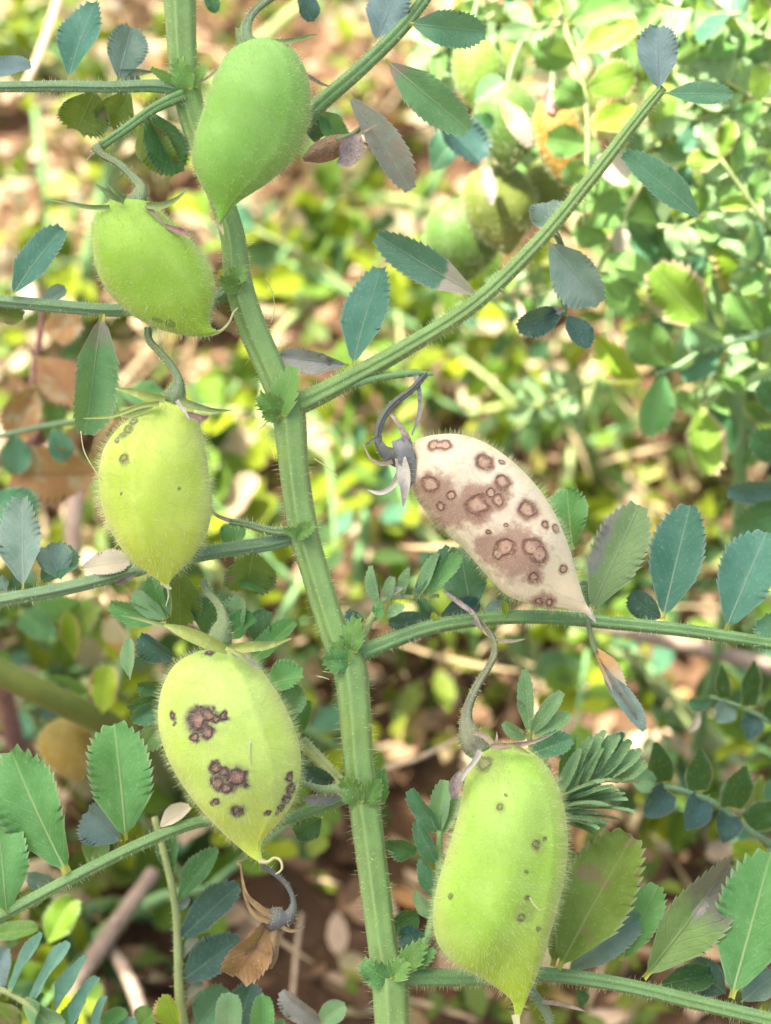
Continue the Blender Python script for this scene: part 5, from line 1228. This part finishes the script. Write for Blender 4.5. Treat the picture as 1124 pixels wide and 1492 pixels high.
strip('bract', podE, M['sepal_dry'], [(690, 904, -14, 8), (720, 930, -20, 8), (745, 934, -24, 7), (766, 931, -24, 1)]); strip('bract', podE, M['petal_grey'], [(648, 862, -12, 6), (672, 880, -16, 10), (690, 894, -20, 8), (702, 916, -20, 3)], cup=0.9)
ped(podF, 'pedicel_dark', [(622, 544, -20, 8), (602, 566, -32, 10), (572, 590, -40, 11), (554, 618, -44, 11), (552, 645, -44, 12), (566, 662, -44, 22), (590, 668, -44, 40), (604, 676, -45, 44)], hairs=120)
stalk('peduncle', podF, M['stalk'], [(470, 575, -5, 10), (530, 556, -10, 11), (580, 546, -16, 11), (606, 543, -20, 11), (632, 546, -22, 3)], n=24, ring=10, hairs=160, hair_len=6)
for path, m in (([(606, 544, -22, 10), (612, 580, -32, 8), (610, 610, -36, 7), (600, 634, -40, 3)], 'sepal_slate'), ([(570, 604, -52, 5), (580, 616, -58, 8), (592, 636, -62, 14), (598, 652, -58, 10)], 'petal_grey'), ([(566, 668, -62, 16), (558, 652, -70, 14), (548, 640, -72, 8), (534, 648, -70, 3)], 'sepal_slate'), ([(584, 668, -66, 20), (588, 690, -74, 26), (590, 712, -74, 18), (588, 738, -68, 3)], 'sepal_white'), ([(582, 688, -64, 12), (572, 708, -72, 11), (554, 718, -72, 9), (536, 714, -66, 2)], 'sepal_white'), ([(572, 672, -60, 10), (556, 676, -64, 8), (540, 668, -64, 5), (530, 648, -58, 2)], 'sepal_dry'), ([(580, 640, -60, 26), (590, 660, -66, 34), (598, 690, -66, 20), (596, 712, -62, 5)], 'sepal_slate')):
    strip('sepal', podF, M[m], path, cup=0.5)
strip('style', podF, M['sepal_white'], [(855, 888, -46, 14), (862, 897, -45, 8), (868, 906, -44, 2)])

M['sepal_straw'] = plain_material('sepal_straw', (0.34, 0.25, 0.11), (0.20, 0.15, 0.08), scale=600, trans=0.2)
# withered flower under the spotted pod
wf = stalk('withered_flower', plant, M['pedicel_dark'], [(382, 1262, -40, 8), (402, 1274, -42, 8), (420, 1292, -44, 8), (428, 1316, -46, 9), (420, 1336, -48, 22), (402, 1340, -48, 36), (392, 1352, -48, 22)], n=44, ring=12, hairs=140, hair_len=6)
leaf(wf, M['petal_leaf'], 392, 1340, 342, 1420, 58, -52, -60, 0.25, 0.35, 0.5, name='petal', teeth=7, depth=0.05, a=0.7, b=0.26, stalk=0.0, wave=0.16)
leaf(wf, M['petal_leaf'], 394, 1340, 360, 1412, 44, -46, -50, -0.35, 0.3, 0.1, name='petal', teeth=6, depth=0.02, a=0.75, b=0.28, stalk=0.0, wave=0.06)
strip('petal', wf, M['sepal_straw'], [(404, 1350, -56, 18), (398, 1370, -60, 20), (396, 1396, -60, 18), (394, 1412, -56, 6)], cup=-0.9, n=16)
for path in ([(398, 1336, -60, 12), (376, 1320, -66, 12), (358, 1300, -66, 7), (350, 1258, -62, 3)], [(394, 1342, -62, 12), (372, 1334, -68, 9), (358, 1310, -66, 5), (352, 1276, -62, 2)], [(410, 1350, -58, 8), (426, 1356, -62, 7), (444, 1350, -60, 2)], [(352, 1262, -62, 3), (346, 1256, -62, 5), (364, 1250, -60, 1)]):
    strip('sepal', wf, M['sepal_straw'], path, cup=0.5)
# dry pedicel behind the lowest pod
dp = stalk('peduncle', plant, M['pedicel'], [(770, 1440, -10, 14), (788, 1462, -15, 16), (800, 1484, -15, 14), (806, 1520, -10, 10)], n=14, ring=10, hairs=60)
strip('bract', dp, M['sepal_dry'], [(790, 1460, -25, 8), (815, 1462, -30, 9), (838, 1468, -30, 7), (854, 1474, -26, 1)])

# ------------------------------------------------------------------ a bush added out of view, placed to shade the plant in focus
M['bush'] = leaf_material('shade_bush_leaf', (0.06, 0.14, 0.04), (0.09, 0.18, 0.05), trans=0.12)
base_c = P(590, 690, -40)
top_c = base_c - SUN_DIR * 0.40
ax_x = unit(np.cross(SUN_DIR, UP)); ax_y = unit(np.cross(ax_x, SUN_DIR))
if np.dot(ax_x, RT) < 0: ax_x = -ax_x
if np.dot(ax_y, UP) < 0: ax_y = -ax_y
bush = empty('added_shade_bush', (-0.55, 0.25, 0))
tag(bush, 'broad leaved bush added out of view to shade the pods', 'bush')
low_c = P(746, 1340, 1750) - SUN_DIR * 0.62
low_c = P(400, 1330, 1800) - SUN_DIR * 0.60
world_tube('branch', [(-0.55, 0.25, -0.005), (-0.50, 0.22, 0.25), (-0.38, 0.16, 0.45), low_c + np.array((-0.02, 0.02, 0.0)), (low_c + top_c) / 2, top_c], [0.012, 0.010, 0.007, 0.005, 0.004, 0.002], M['wood'], bush, n=24)
rb = np.random.default_rng(5)
bvar = []
for k in range(4):
    V, F, UV, ED = leaf_arrays(0.62, fold=0.12, bend=0.2, teeth=6, depth=0.02, cols=2, rows_per=2, seed=60 + k, a=0.6, b=0.6)
    bvar.append((V, F, UV, ED))
bmesh_cache = {}
HX, HY = 0.041, 0.052          # half extents of the shade, across the light
def shade_bush_leaf(pos, L):
    az = rb.uniform(0, 6.283)
    d = ax_x * math.cos(az) + ax_y * math.sin(az) + SUN_DIR * rb.uniform(-0.2, 0.3)
    n = -SUN_DIR + rb.normal(size=3) * 0.22
    ya = unit(d); za = unit(n - ya * np.dot(n, ya)); xa = np.cross(ya, za)
    k = int(rb.integers(0, 4))
    if k not in bmesh_cache:
        o = meshobj('leaf', *bvar[k][:2], M['bush'], bush, Matrix.Identity(4), uv=bvar[k][2], attrs={'edge': bvar[k][3]})
        bmesh_cache[k] = o.data
    else:
        o = bpy.data.objects.new('leaf', bmesh_cache[k]); place(o, bush, Matrix.Identity(4))
    o.matrix_basis = WORLD[bush.name].inverted() @ (frame_matrix(pos - ya * L * 0.5, xa, ya, za) @ Matrix.Scale(L, 4))
def clump(c, hx, hy, nx, ny, layers):
    for layer in range(layers):
        for i in range(nx):
            for j in range(ny):
                u = -hx + 2 * hx * (i + 0.5) / nx + rb.normal() * 0.006
                v = -hy + 2 * hy * (j + 0.5) / ny + rb.normal() * 0.006
                shade_bush_leaf(c + ax_x * u + ax_y * v - SUN_DIR * (0.018 * layer + rb.uniform(0, 0.014)), rb.uniform(0.032, 0.042))
clump(top_c, 0.050, 0.054, 6, 7, 5)
clump(low_c, 0.085, 0.030, 8, 4, 3)  # second clump, added to shade the soil low in the background
